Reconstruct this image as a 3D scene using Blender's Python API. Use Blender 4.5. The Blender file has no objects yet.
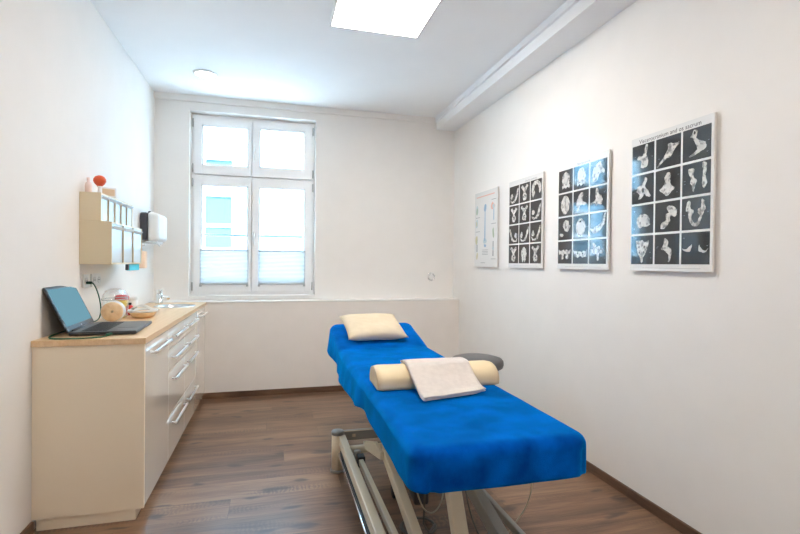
import bpy, bmesh, math, random
from mathutils import Vector, Matrix, noise
random.seed(7)
SC = bpy.context.scene
COL = SC.collection
PI = math.pi

# ------------------------------------------------------------------ room dimensions (metres)
XL, XR = -1.078, 1.893          # left and right wall
YB, YP = 4.844, 4.670           # back wall above / below the ledge
YF = -1.3                       # wall behind the camera
ZC = 2.829                      # ceiling
ZLED = 0.882
WTOP = 0.892                    # worktop height
CAMZ = 1.26945

# ------------------------------------------------------------------ materials
def srgb(r, g, b):
    f = lambda c: (c/255/12.92) if c/255 <= 0.04045 else ((c/255+0.055)/1.055)**2.4
    return (f(r), f(g), f(b), 1)

def mat(name, col, rough=0.5, metal=0.0, spec=0.5, **kw):
    m = bpy.data.materials.new(name); m.use_nodes = True
    b = m.node_tree.nodes['Principled BSDF']
    b.inputs['Base Color'].default_value = col if len(col) == 4 else (*col, 1)
    b.inputs['Roughness'].default_value = rough
    b.inputs['Metallic'].default_value = metal
    b.inputs['Specular IOR Level'].default_value = spec
    for k, v in kw.items():
        b.inputs[k.replace('_', ' ')].default_value = v
    return m

def nd(m, t, **kw):
    n = m.node_tree.nodes.new(t)
    for k, v in kw.items(): setattr(n, k, v)
    return n

def noisy(m, c1, c2, scale=(5, 5, 5), nscale=3.0, detail=5, lo=0.35, hi=0.65, bump=0.0, bscale=None, coord='Object'):
    """colour varies between c1 and c2 with object-space noise, optional bump"""
    nt = m.node_tree; L = nt.links.new; b = nt.nodes['Principled BSDF']
    tc = nd(m, 'ShaderNodeTexCoord'); mp = nd(m, 'ShaderNodeMapping')
    mp.inputs['Scale'].default_value = scale
    L(tc.outputs[coord], mp.inputs['Vector'])
    n = nd(m, 'ShaderNodeTexNoise'); n.inputs['Scale'].default_value = nscale; n.inputs['Detail'].default_value = detail
    L(mp.outputs[0], n.inputs['Vector'])
    r = nd(m, 'ShaderNodeValToRGB'); r.color_ramp.elements[0].position = lo; r.color_ramp.elements[1].position = hi
    r.color_ramp.elements[0].color = c1; r.color_ramp.elements[1].color = c2
    L(n.outputs['Fac'], r.inputs['Fac']); L(r.outputs['Color'], b.inputs['Base Color'])
    if bump:
        n2 = nd(m, 'ShaderNodeTexNoise'); n2.inputs['Scale'].default_value = bscale or 200; n2.inputs['Detail'].default_value = 3
        L(tc.outputs[coord], n2.inputs['Vector'])
        bp = nd(m, 'ShaderNodeBump'); bp.inputs['Strength'].default_value = bump; bp.inputs['Distance'].default_value = 0.002
        L(n2.outputs['Fac'], bp.inputs['Height']); L(bp.outputs[0], b.inputs['Normal'])
    return m

M = {}
WALLC = (0.87, 0.845, 0.815, 1)
M['wall'] = noisy(mat('wall_paint', WALLC, 0.85, spec=0.25), (0.86, 0.838, 0.808, 1), (0.875, 0.852, 0.822, 1), nscale=1.2, bump=0.15, bscale=160)
M['wall_low'] = noisy(mat('wall_paint_lower', WALLC, 0.85, spec=0.25), (0.85, 0.81, 0.77, 1), (0.87, 0.83, 0.79, 1), nscale=1.2, bump=0.15, bscale=160)
M['ceil'] = noisy(mat('ceiling_paint', (0.82, 0.82, 0.81, 1), 0.9, spec=0.2), (0.875, 0.885, 0.895, 1), (0.89, 0.90, 0.91, 1), nscale=0.8)
M['wframe'] = mat('white_window_lacquer', (0.90, 0.90, 0.90, 1), 0.3)
M['sill'] = mat('white_sill_lacquer', (0.83, 0.82, 0.80, 1), 0.35)
M['cream'] = mat('cream_laminate_body', srgb(246, 233, 210), 0.42)
M['cream_gloss'] = mat('cream_high_gloss_front', srgb(238, 230, 216), 0.12, Coat_Weight=1.0, Coat_Roughness=0.03)
M['chrome'] = mat('chrome', (0.86, 0.87, 0.88, 1), 0.16, 1.0)
M['alu'] = mat('satin_aluminium', (0.93, 0.94, 0.95, 1), 0.32, 1.0)
M['steel'] = noisy(mat('brushed_steel', (0.62, 0.63, 0.64, 1), 0.28, 1.0), (0.58, 0.59, 0.6, 1), (0.68, 0.69, 0.7, 1), scale=(3, 60, 3))
M['frame'] = mat('light_beige_powder_coat', srgb(222, 210, 186), 0.38)
M['frame2'] = mat('grey_powder_coat', srgb(160, 160, 156), 0.4)
M['capgrey'] = mat('grey_plastic_cap', srgb(140, 140, 138), 0.45)
M['black'] = mat('black_rubber', (0.012, 0.012, 0.013, 1), 0.55)
M['pad'] = mat('navy_upholstery', (0.01, 0.02, 0.09, 1), 0.5)
M['cable'] = mat('grey_cable_sheath', srgb(186, 178, 158), 0.5)
M['cable_dark'] = mat('dark_grey_cable_sheath', srgb(98, 95, 90), 0.5)
M['green'] = mat('green_cable_sheath', srgb(10, 88, 62), 0.45)
M['cushion'] = noisy(mat('cream_vinyl_cushion', srgb(238, 221, 188), 0.55), srgb(228, 206, 166), srgb(234, 214, 176), nscale=1.5, bump=0.1, bscale=120)
M['pillowc'] = noisy(mat('cream_cotton_pillowcase', srgb(240, 226, 198), 0.8, spec=0.2), srgb(213, 197, 170), srgb(220, 205, 180), nscale=2, bump=0.3, bscale=260)
M['towel'] = noisy(mat('white_terry_cloth', srgb(240, 230, 222), 0.95, spec=0.1, Sheen_Weight=0.3), srgb(218, 209, 202), srgb(226, 217, 210), nscale=8, bump=1.0, bscale=420)
M['stool'] = mat('dark_grey_vinyl', srgb(92, 92, 95), 0.42)
M['lapblk'] = mat('laptop_graphite_lid', srgb(46, 48, 52), 0.3)
M['lapdeck'] = mat('laptop_grey_deck', srgb(98, 98, 100), 0.35, 0.3)
M['key'] = mat('laptop_black_keys', srgb(34, 35, 38), 0.5)
M['white'] = mat('white_plastic', (0.80, 0.80, 0.79, 1), 0.3)
M['ltgrey'] = mat('light_grey_plastic', (0.5, 0.5, 0.5, 1), 0.35)
M['dgrey'] = mat('charcoal_plastic', srgb(66, 68, 76), 0.4)
M['bin'] = mat('beige_bin_housing', srgb(226, 210, 178), 0.5)
M['tan'] = mat('tan_bin_divider', srgb(196, 180, 148), 0.5)
M['orange'] = mat('orange_rubber', srgb(216, 84, 38), 0.45)
M['pinkish'] = mat('pale_pink_plastic', srgb(240, 216, 208), 0.4)
M['cyan'] = mat('cyan_plastic', srgb(0, 214, 240), 0.4)
M['yellow'] = mat('yellow_plastic', srgb(250, 208, 60), 0.4)
M['red'] = mat('red_plastic', srgb(214, 50, 44), 0.4)
M['soap'] = mat('peach_soap', srgb(246, 216, 190), 0.35)
M['roll'] = noisy(mat('tan_paper_roll', srgb(238, 208, 168), 0.7), srgb(228, 196, 154), srgb(244, 216, 178), nscale=6)
M['bowl'] = mat('tan_bowl', srgb(240, 208, 160), 0.4)
M['paper'] = mat('white_paper', (0.82, 0.82, 0.80, 1), 0.85)
M['board'] = mat('poster_white_film', (0.80, 0.80, 0.79, 1), 0.16)
M['board_edge'] = mat('poster_foam_edge', (0.80, 0.78, 0.75, 1), 0.6)
M['film'] = noisy(mat('poster_black_film', (0.012, 0.013, 0.016, 1), 0.07, spec=1.0), (0.010, 0.011, 0.013, 1), (0.018, 0.020, 0.024, 1), nscale=4)
M['bone'] = noisy(mat('poster_bone_grey', (0.5, 0.5, 0.48, 1), 0.1, spec=0.6), (0.24, 0.24, 0.24, 1), (0.70, 0.69, 0.66, 1), nscale=11, detail=3, lo=0.36, hi=0.56)
M['bonehi'] = mat('poster_bone_pale', (0.62, 0.61, 0.59, 1), 0.1)
M['ink'] = mat('poster_black_ink', (0.03, 0.03, 0.03, 1), 0.2)
M['inkgrey'] = mat('poster_grey_ink', (0.32, 0.33, 0.35, 1), 0.2)
M['inkred'] = mat('poster_red_ink', srgb(236, 190, 176), 0.2)
M['inkblue'] = mat('poster_blue_ink', srgb(160, 190, 215), 0.2)
M['inkpale'] = mat('poster_pale_blue_ink', srgb(196, 214, 220), 0.2)
M['inkgreen'] = mat('poster_green_ink', srgb(178, 194, 172), 0.2)
M['inktan'] = mat('poster_tan_ink', srgb(214, 206, 172), 0.2)
M['facade'] = noisy(mat('facade_render', (0.25, 0.36, 0.45, 1), 0.9), (0.18, 0.34, 0.45, 1), (0.20, 0.36, 0.48, 1), nscale=2)
M['railing'] = mat('balcony_rail_paint', (0.20, 0.24, 0.26, 1), 0.5)
M['bounce_ground'] = mat('unseen_bounce_paving', (0.8, 0.8, 0.8, 1), 0.9)  # near-white so the unseen ground throws sunlight up indoors

def wood(name, dark, mid, light, plank=None, rough=0.45, grain=(1.6, 26, 26)):
    m = mat(name, mid, rough); nt = m.node_tree; L = nt.links.new; b = nt.nodes['Principled BSDF']
    tc = nd(m, 'ShaderNodeTexCoord')
    vec = tc.outputs['Object']
    if plank:
        sx_ = nd(m, 'ShaderNodeSeparateXYZ'); L(vec, sx_.inputs[0])
        dv = nd(m, 'ShaderNodeMath', operation='DIVIDE'); dv.inputs[1].default_value = plank[1]; L(sx_.outputs[1], dv.inputs[0])
        fl = nd(m, 'ShaderNodeMath', operation='FLOOR'); L(dv.outputs[0], fl.inputs[0])
        wn_ = nd(m, 'ShaderNodeTexWhiteNoise', noise_dimensions='1D'); L(fl.outputs[0], wn_.inputs['W'])
        ma_ = nd(m, 'ShaderNodeMath', operation='MULTIPLY_ADD'); ma_.inputs[1].default_value = plank[0]; L(wn_.outputs['Value'], ma_.inputs[0]); L(sx_.outputs[0], ma_.inputs[2])
        cx_ = nd(m, 'ShaderNodeCombineXYZ'); L(ma_.outputs[0], cx_.inputs[0]); L(sx_.outputs[1], cx_.inputs[1]); L(sx_.outputs[2], cx_.inputs[2]); vec = cx_.outputs[0]
        br = nd(m, 'ShaderNodeTexBrick'); br.offset = 0.0; br.offset_frequency = 1
        br.inputs['Color1'].default_value = (0, 0, 0, 1); br.inputs['Color2'].default_value = (1, 1, 1, 1)
        br.inputs['Mortar'].default_value = (0.5, 0.5, 0.5, 1)
        br.inputs['Scale'].default_value = 1; br.inputs['Brick Width'].default_value = plank[0]; br.inputs['Row Height'].default_value = plank[1]
        br.inputs['Mortar Size'].default_value = 0.0012; br.inputs['Mortar Smooth'].default_value = 0.1
        L(vec, br.inputs['Vector'])
        # shift the grain from plank to plank
        sep = nd(m, 'ShaderNodeVectorMath', operation='MULTIPLY'); sep.inputs[1].default_value = (3.7, 0.0, 9.3)
        L(br.outputs['Color'], sep.inputs[0])
        add = nd(m, 'ShaderNodeVectorMath', operation='ADD'); L(vec, add.inputs[0]); L(sep.outputs[0], add.inputs[1])
        vec = add.outputs[0]
    mp = nd(m, 'ShaderNodeMapping'); mp.inputs['Scale'].default_value = grain; L(vec, mp.inputs['Vector'])
    n1 = nd(m, 'ShaderNodeTexNoise'); n1.inputs['Scale'].default_value = 1.0; n1.inputs['Detail'].default_value = 8
    n1.inputs['Roughness'].default_value = 0.62; n1.inputs['Distortion'].default_value = 1.1
    L(mp.outputs[0], n1.inputs['Vector'])
    mp2 = nd(m, 'ShaderNodeMapping'); mp2.inputs['Scale'].default_value = (grain[0]*0.30, grain[1]*0.13, grain[2]*0.13); L(vec, mp2.inputs['Vector'])
    n2 = nd(m, 'ShaderNodeTexNoise'); n2.inputs['Scale'].default_value = 1.0; n2.inputs['Detail'].default_value = 4; n2.inputs['Distortion'].default_value = 0.8
    L(mp2.outputs[0], n2.inputs['Vector'])
    mixf = nd(m, 'ShaderNodeMix'); mixf.inputs[0].default_value = 0.55
    L(n1.outputs['Fac'], mixf.inputs[2]); L(n2.outputs['Fac'], mixf.inputs[3])
    fac = mixf.outputs[0]
    if plank:
        ma = nd(m, 'ShaderNodeMath', operation='MULTIPLY_ADD'); ma.inputs[1].default_value = 0.10; ma.inputs[2].default_value = -0.05
        L(br.outputs['Color'], ma.inputs[0])
        ad = nd(m, 'ShaderNodeMath', operation='ADD'); L(fac, ad.inputs[0]); L(ma.outputs[0], ad.inputs[1]); fac = ad.outputs[0]
    r = nd(m, 'ShaderNodeValToRGB'); cr = r.color_ramp
    cr.elements[0].position = 0.30; cr.elements[0].color = dark
    cr.elements[1].position = 0.68; cr.elements[1].color = light
    e = cr.elements.new(0.49); e.color = mid
    L(fac, r.inputs['Fac'])
    out = r.outputs['Color']
    if plank:
        mx = nd(m, 'ShaderNodeMix', data_type='RGBA', blend_type='MULTIPLY'); mx.inputs[0].default_value = 1
        inv = nd(m, 'ShaderNodeMath', operation='MULTIPLY_ADD'); inv.inputs[1].default_value = -0.22; inv.inputs[2].default_value = 1
        L(br.outputs['Fac'], inv.inputs[0]); L(out, mx.inputs[6]); L(inv.outputs[0], mx.inputs[7]); out = mx.outputs[2]
    if plank:                                   # knots and cross ripples
        mk = nd(m, 'ShaderNodeMapping'); mk.inputs['Scale'].default_value = (1.7, 4.6, 1); L(vec, mk.inputs['Vector'])
        wn = nd(m, 'ShaderNodeTexNoise'); wn.inputs['Scale'].default_value = 2.2; wn.inputs['Detail'].default_value = 4; L(mk.outputs[0], wn.inputs['Vector'])
        wm = nd(m, 'ShaderNodeVectorMath', operation='SCALE'); wm.inputs['Scale'].default_value = 0.55; L(wn.outputs['Color'], wm.inputs[0])
        wa = nd(m, 'ShaderNodeVectorMath', operation='ADD'); L(mk.outputs[0], wa.inputs[0]); L(wm.outputs[0], wa.inputs[1])
        vo = nd(m, 'ShaderNodeTexVoronoi', voronoi_dimensions='2D'); vo.inputs['Scale'].default_value = 1.0; L(wa.outputs[0], vo.inputs['Vector'])
        mr = nd(m, 'ShaderNodeMapRange', interpolation_type='SMOOTHSTEP'); mr.inputs['From Min'].default_value = 0.03; mr.inputs['From Max'].default_value = 0.13
        mr.inputs['To Min'].default_value = 0.75; mr.inputs['To Max'].default_value = 0.0
        L(vo.outputs['Distance'], mr.inputs['Value'])
        mx2 = nd(m, 'ShaderNodeMix', data_type='RGBA'); L(mr.outputs[0], mx2.inputs[0]); L(out, mx2.inputs[6]); mx2.inputs[7].default_value = srgb(58, 48, 46); out = mx2.outputs[2]
        wv = nd(m, 'ShaderNodeTexWave', wave_type='BANDS', bands_direction='X'); wv.inputs['Scale'].default_value = 14; wv.inputs['Distortion'].default_value = 9
        wv.inputs['Detail'].default_value = 3; wv.inputs['Detail Scale'].default_value = 1.5; L(vec, wv.inputs['Vector'])
        ng = nd(m, 'ShaderNodeTexNoise'); ng.inputs['Scale'].default_value = 1.0; mg = nd(m, 'ShaderNodeMapping'); mg.inputs['Scale'].default_value = (1.4, 8, 1); L(vec, mg.inputs['Vector']); L(mg.outputs[0], ng.inputs['Vector'])
        gr = nd(m, 'ShaderNodeMapRange'); gr.inputs['From Min'].default_value = 0.55; gr.inputs['From Max'].default_value = 0.68; gr.inputs['To Max'].default_value = 0.50; L(ng.outputs['Fac'], gr.inputs['Value'])
        wf = nd(m, 'ShaderNodeMath', operation='MULTIPLY'); L(wv.outputs['Fac'], wf.inputs[0]); L(gr.outputs[0], wf.inputs[1])
        mx3 = nd(m, 'ShaderNodeMix', data_type='RGBA'); L(wf.outputs[0], mx3.inputs[0]); L(out, mx3.inputs[6]); mx3.inputs[7].default_value = srgb(70, 56, 50); out = mx3.outputs[2]
    L(out, b.inputs['Base Color'])
    bp = nd(m, 'ShaderNodeBump'); bp.inputs['Strength'].default_value = 0.15; bp.inputs['Distance'].default_value = 0.002
    L(n1.outputs['Fac'], bp.inputs['Height']); L(bp.outputs[0], b.inputs['Normal'])
    return m
M['floor'] = wood('dark_oak_planks', srgb(76, 56, 46), srgb(121, 92, 71), srgb(156, 124, 96), (1.9, 0.205), 0.34, (3.4, 60, 60))
M['base'] = wood('dark_oak_skirting', srgb(66, 48, 38), srgb(104, 78, 60), srgb(134, 104, 80), None, 0.45, (5, 5, 40))
M['beech'] = wood('beech_worktop', srgb(214, 176, 134), srgb(228, 194, 152), srgb(240, 210, 172), None, 0.33, (60, 2.0, 60))

def velour():
    m = mat('royal_blue_velour', (0.0, 0.06, 0.3, 1), 0.95, spec=0.03, Sheen_Weight=1.0, Sheen_Roughness=0.45)
    m.node_tree.nodes['Principled BSDF'].inputs['Sheen Tint'].default_value = (0.0, 0.42, 1.0, 1)
    noisy(m, (0.0, 0.040, 0.26, 1), (0.0, 0.110, 0.56, 1), scale=(1, 1, 1), nscale=7.5, detail=10, lo=0.36, hi=0.64, bump=0.8, bscale=380)
    return m
M['velour'] = velour()

def clear(name, tint, facb, rough=0.05):
    m = bpy.data.materials.new(name); m.use_nodes = True; nt = m.node_tree; L = nt.links.new
    nt.nodes.remove(nt.nodes['Principled BSDF']); out = nt.nodes['Material Output']
    t = nd(m, 'ShaderNodeBsdfTransparent'); t.inputs[0].default_value = (*tint, 1)
    g = nd(m, 'ShaderNodeBsdfGlossy'); g.inputs['Roughness'].default_value = rough; g.inputs[0].default_value = (0.95, 0.97, 1, 1)
    lw_ = nd(m, 'ShaderNodeLayerWeight'); pw = nd(m, 'ShaderNodeMath', operation='POWER'); pw.inputs[1].default_value = 4.0
    L(lw_.outputs['Facing'], pw.inputs[0])
    fr = nd(m, 'ShaderNodeMath', operation='MULTIPLY_ADD'); fr.inputs[1].default_value = 0.7; fr.inputs[2].default_value = 0.04
    L(pw.outputs[0], fr.inputs[0])
    ad = nd(m, 'ShaderNodeMath', operation='ADD'); ad.inputs[1].default_value = facb; ad.use_clamp = True
    L(fr.outputs[0], ad.inputs[0])
    mx = nd(m, 'ShaderNodeMixShader'); L(ad.outputs[0], mx.inputs[0]); L(t.outputs[0], mx.inputs[1]); L(g.outputs[0], mx.inputs[2])
    L(mx.outputs[0], out.inputs[0]); return m
M['glass'] = clear('window_glass', (0.97, 0.98, 0.98), 0.0, 0.0)
M['clear'] = clear('clear_plastic', (0.93, 0.95, 0.95), 0.02, 0.08)

def frosted(name, col, tr):
    m = bpy.data.materials.new(name); m.use_nodes = True; nt = m.node_tree; L = nt.links.new
    b = nt.nodes['Principled BSDF']; b.inputs['Base Color'].default_value = (*col, 1); b.inputs['Roughness'].default_value = 0.2
    out = nt.nodes['Material Output']
    t = nd(m, 'ShaderNodeBsdfTransparent'); t.inputs[0].default_value = (0.95, 0.97, 0.97, 1)
    mx = nd(m, 'ShaderNodeMixShader'); mx.inputs[0].default_value = tr
    L(b.outputs[0], mx.inputs[1]); L(t.outputs[0], mx.inputs[2]); L(mx.outputs[0], out.inputs[0]); return m
M['binclear'] = frosted('frosted_bin_plastic', (0.86, 0.90, 0.90), 0.35)

def blindmat():
    m = bpy.data.materials.new('white_pleated_fabric'); m.use_nodes = True; nt = m.node_tree; L = nt.links.new
    nt.nodes.remove(nt.nodes['Principled BSDF']); out = nt.nodes['Material Output']
    d = nd(m, 'ShaderNodeBsdfDiffuse'); d.inputs[0].default_value = (0.85, 0.86, 0.87, 1)
    t = nd(m, 'ShaderNodeBsdfTranslucent'); t.inputs[0].default_value = (0.32, 0.30, 0.29, 1)
    mx = nd(m, 'ShaderNodeMixShader'); mx.inputs[0].default_value = 0.5
    L(d.outputs[0], mx.inputs[1]); L(t.outputs[0], mx.inputs[2]); L(mx.outputs[0], out.inputs[0]); return m
M['blind'] = blindmat()

def emit(name, col, s):
    m = bpy.data.materials.new(name); m.use_nodes = True; nt = m.node_tree
    nt.nodes.remove(nt.nodes['Principled BSDF'])
    e = nd(m, 'ShaderNodeEmission'); e.inputs[0].default_value = (*col, 1); e.inputs[1].default_value = s
    nt.links.new(e.outputs[0], nt.nodes['Material Output'].inputs[0]); return m
M['led'] = emit('led_diffuser', (1.0, 0.92, 0.83), 14.0)
M['fill_led'] = emit('added_fill_diffuser', (1.0, 0.92, 0.83), 9.0)  # glow of the added fill panel over the camera
M['spot'] = emit('downlight_diffuser', (1.0, 0.95, 0.88), 6.0)
M['screen'] = emit('laptop_screen_light', (0.36, 0.76, 0.95), 0.20)

# ------------------------------------------------------------------ mesh builder
class MB:
    def __init__(s): s.bm = bmesh.new()
    def _new(s, n0, mi, smooth=False):
        s.bm.faces.ensure_lookup_table()
        for f in s.bm.faces[n0:]:
            f.material_index = mi; f.smooth = smooth
    def box(s, x0, x1, y0, y1, z0, z1, mi=0, bev=0.0, mtx=None, seg=2):
        n0 = len(s.bm.faces)
        r = bmesh.ops.create_cube(s.bm, size=1)
        vs = r['verts']
        for v in vs:
            v.co = Vector(((x0+x1)/2 + v.co.x*(x1-x0), (y0+y1)/2 + v.co.y*(y1-y0), (z0+z1)/2 + v.co.z*(z1-z0)))
        if bev > 0:
            es = list({e for v in vs for e in v.link_edges})
            br = bmesh.ops.bevel(s.bm, geom=es, offset=bev, segments=seg, profile=0.5, affect='EDGES')
            vs = list({v for v in br['verts']} | {v for v in vs if v.is_valid})
        if mtx is not None:
            bmesh.ops.transform(s.bm, matrix=mtx, verts=list({v for f in s._from(n0) for v in f.verts}))
        s._new(n0, mi); return s
    def _from(s, n0):
        s.bm.faces.ensure_lookup_table(); return s.bm.faces[n0:]
    def bar(s, p, q, w, h, mi=0, bev=0.0, up=(0, 0, 1)):
        p, q = Vector(p), Vector(q); d = q-p; L = d.length; y = d.normalized()
        x = y.cross(Vector(up))
        if x.length < 1e-5: x = Vector((1, 0, 0))
        x.normalize(); z = x.cross(y)
        m = Matrix(((x.x, y.x, z.x, p.x), (x.y, y.y, z.y, p.y), (x.z, y.z, z.z, p.z), (0, 0, 0, 1)))
        return s.box(-w/2, w/2, 0, L, -h/2, h/2, mi, bev, m)
    def tube(s, pts, r, n=10, mi=0, smooth_path=False, closed=False):
        P = [Vector(p) for p in pts]
        if smooth_path: P = catmull(P, 8)
        rings = []; n0 = len(s.bm.faces)
        prev = None
        for i, p in enumerate(P):
            t = (P[min(i+1, len(P)-1)] - P[max(i-1, 0)])
            if t.length < 1e-9: t = Vector((0, 0, 1))
            t.normalize()
            if prev is None:
                a = t.cross(Vector((0, 0, 1)))
                if a.length < 1e-3: a = t.cross(Vector((1, 0, 0)))
                a.normalize()
            else:
                a = prev - t*prev.dot(t)
                a = a.normalized() if a.length > 1e-6 else prev
            prev = a; b = t.cross(a)
            rr = r[i] if isinstance(r, (list, tuple)) else r
            rings.append([s.bm.verts.new(p + (a*math.cos(2*PI*k/n) + b*math.sin(2*PI*k/n))*rr) for k in range(n)])
        for A, B in zip(rings, rings[1:]):
            for k in range(n): s.bm.faces.new((A[k], A[(k+1) % n], B[(k+1) % n], B[k]))
        s._new(n0, mi, True); n1 = len(s.bm.faces)
        s.bm.faces.new(rings[0][::-1]); s.bm.faces.new(rings[-1]); s._new(n1, mi, False)
        return s
    def lathe(s, prof, c=(0, 0, 0), axis='z', n=32, mi=0, mtx=None, smooth=True):
        n0 = len(s.bm.faces); rings = []
        c = Vector(c)
        def tr(x, y, z):
            v = Vector((x, y, z))
            if axis == 'x': v = Vector((z, x, y))
            if axis == 'y': v = Vector((x, z, y))
            if mtx is not None: v = mtx @ v
            return v + c
        for r, z in prof:
            if r < 1e-6: rings.append([s.bm.verts.new(tr(0, 0, z))])
            else: rings.append([s.bm.verts.new(tr(r*math.cos(2*PI*k/n), r*math.sin(2*PI*k/n), z)) for k in range(n)])
        for A, B in zip(rings, rings[1:]):
            if len(A) == 1 and len(B) == 1: continue
            for k in range(n):
                k2 = (k+1) % n
                if len(A) == 1: s.bm.faces.new((A[0], B[k2], B[k]))
                elif len(B) == 1: s.bm.faces.new((A[k], A[k2], B[0]))
                else: s.bm.faces.new((A[k], A[k2], B[k2], B[k]))
        s._new(n0, mi, smooth); return s
    def cyl(s, p, q, r, n=24, mi=0):
        p, q = Vector(p), Vector(q); n0 = len(s.bm.faces)
        d = (q-p).normalized(); a = d.cross(Vector((0, 0, 1)))
        if a.length < 1e-4: a = Vector((1, 0, 0))
        a.normalize(); b = d.cross(a)
        R = [[s.bm.verts.new(c + (a*math.cos(2*PI*k/n)+b*math.sin(2*PI*k/n))*r) for k in range(n)] for c in (p, q)]
        for k in range(n): s.bm.faces.new((R[0][k], R[0][(k+1) % n], R[1][(k+1) % n], R[1][k]))
        s._new(n0, mi, True); n1 = len(s.bm.faces)
        s.bm.faces.new(R[0][::-1]); s.bm.faces.new(R[1]); s._new(n1, mi, False); return s
    def poly(s, pts, mi=0):
        n0 = len(s.bm.faces)
        s.bm.faces.new([s.bm.verts.new(p) for p in pts]); s._new(n0, mi); return s
    def prism(s, pts2, plane, a, b, mi=0):
        """extrude a closed 2D outline between a and b along the missing axis"""
        n0 = len(s.bm.faces)
        def v3(p, t): return {'xz': (p[0], t, p[1]), 'xy': (p[0], p[1], t), 'yz': (t, p[0], p[1])}[plane]
        A = [s.bm.verts.new(v3(p, a)) for p in pts2]; B = [s.bm.verts.new(v3(p, b)) for p in pts2]
        n = len(pts2)
        s.bm.faces.new(A[::-1]); s.bm.faces.new(B)
        for k in range(n): s.bm.faces.new((A[k], A[(k+1) % n], B[(k+1) % n], B[k]))
        s._new(n0, mi); return s
    def build(s, name, mats, parent=None, origin=None, normals=True):
        if normals: bmesh.ops.recalc_face_normals(s.bm, faces=s.bm.faces[:])
        me = bpy.data.meshes.new(name); 
        o = bpy.data.objects.new(name, me)
        if parent is not None: org = world_of(parent)
        else: org = Vector(origin) if origin is not None else Vector((0, 0, 0))
        bmesh.ops.translate(s.bm, vec=-org, verts=s.bm.verts[:])
        s.bm.to_mesh(me); s.bm.free()
        for m in (mats if isinstance(mats, (list, tuple)) else [mats]): me.materials.append(M[m] if isinstance(m, str) else m)
        COL.objects.link(o)
        if parent is not None: o.parent = parent
        else: o.location = org
        return o

def world_of(o):
    v = Vector((0, 0, 0))
    while o is not None: v += Vector(o.location); o = o.parent
    return v

def catmull(P, k, closed=False):
    out = []; n = len(P)
    for i in range(n if closed else n-1):
        if closed: a, b, c, d = P[(i-1) % n], P[i], P[(i+1) % n], P[(i+2) % n]
        else: a, b, c, d = P[max(i-1, 0)], P[i], P[i+1], P[min(i+2, n-1)]
        for j in range(k):
            t = j/k
            out.append(0.5*((2*b) + (c-a)*t + (2*a-5*b+4*c-d)*t*t + (3*b-a-3*c+d)*t**3))
    if not closed: out.append(P[-1])
    return out

def tag(o, label, cat, group=None, kind=None):
    o['label'] = label; o['category'] = cat
    if group: o['group'] = group
    if kind: o['kind'] = kind
    return o
def thing(name, loc, label, cat, group=None):
    o = bpy.data.objects.new(name, None); o.empty_display_size = 0.05
    COL.objects.link(o); o.location = loc
    return tag(o, label, cat, group)
def struct(o): o['kind'] = 'structure'; return o
def copy_tree(o, parent=None):
    c = o.copy(); COL.objects.link(c)
    if parent is not None: c.parent = parent
    for ch in [x for x in bpy.data.objects if x.parent == o]: copy_tree(ch, c)
    return c

def roundbox(x0, x1, y0, y1, z0, z1, R, r, step=0.02, open_bottom=False):
    """box with plan corner radius R and top/bottom edge radius r, finely gridded; returns bmesh"""
    bm = bmesh.new()
    nx = max(2, int((x1-x0)/step)); ny = max(2, int((y1-y0)/step)); nz = max(3, int((z1-z0)/(step*0.6)))
    g = {}
    def V(i, j, k):
        key = (i, j, k)
        if key not in g: g[key] = bm.verts.new((x0+(x1-x0)*i/nx, y0+(y1-y0)*j/ny, z0+(z1-z0)*k/nz))
        return g[key]
    for i in range(nx):
        for j in range(ny):
            bm.faces.new((V(i, j, nz), V(i+1, j, nz), V(i+1, j+1, nz), V(i, j+1, nz)))
            if not open_bottom: bm.faces.new((V(i, j, 0), V(i, j+1, 0), V(i+1, j+1, 0), V(i+1, j, 0)))
    for k in range(nz):
        for i in range(nx):
            bm.faces.new((V(i, 0, k), V(i+1, 0, k), V(i+1, 0, k+1), V(i, 0, k+1)))
            bm.faces.new((V(i, ny, k), V(i, ny, k+1), V(i+1, ny, k+1), V(i+1, ny, k)))
        for j in range(ny):
            bm.faces.new((V(0, j, k), V(0, j, k+1), V(0, j+1, k+1), V(0, j+1, k)))
            bm.faces.new((V(nx, j, k), V(nx, j+1, k), V(nx, j+1, k+1), V(nx, j, k+1)))
    for v in bm.verts:
        p = v.co.copy()
        # vertical rounding first: shrink of the outline near top (and bottom)
        def edge(p):
            q = Vector((min(max(p.x, x0+R), x1-R), min(max(p.y, y0+R), y1-R)))
            d = Vector((p.x, p.y)) - q
            # Chebyshev -> Euclid
            c = max(abs(d.x), abs(d.y)); 
            return q, (d.normalized()*c if d.length > 1e-9 else d), c
        q, d, c = edge(p)
        xy = q + d
        if c > R - r - 1e-9 or True:
            t = max(0.0, c-(R-r))            # 0..r distance into rounded rim
            for zz, sg in ((z1, 1), (z0, -1)):
                if sg < 0 and open_bottom: continue
                h = max(0.0, r-abs(zz-p.z))
                if t > 0 and h > 0:
                    m = max(t, h); e = math.hypot(t, h); f = m/e
                    t2, h2 = t*f, h*f
                    if d.length > 1e-9: xy = q + d.normalized()*(R-r+t2)
                    p.z = zz - sg*(r-h2)
        v.co = Vector((xy.x, xy.y, p.z))
    for f in bm.faces: f.smooth = True
    return bm

def from_bm(bm):
    m = MB(); m.bm.free(); m.bm = bm; return m

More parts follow.
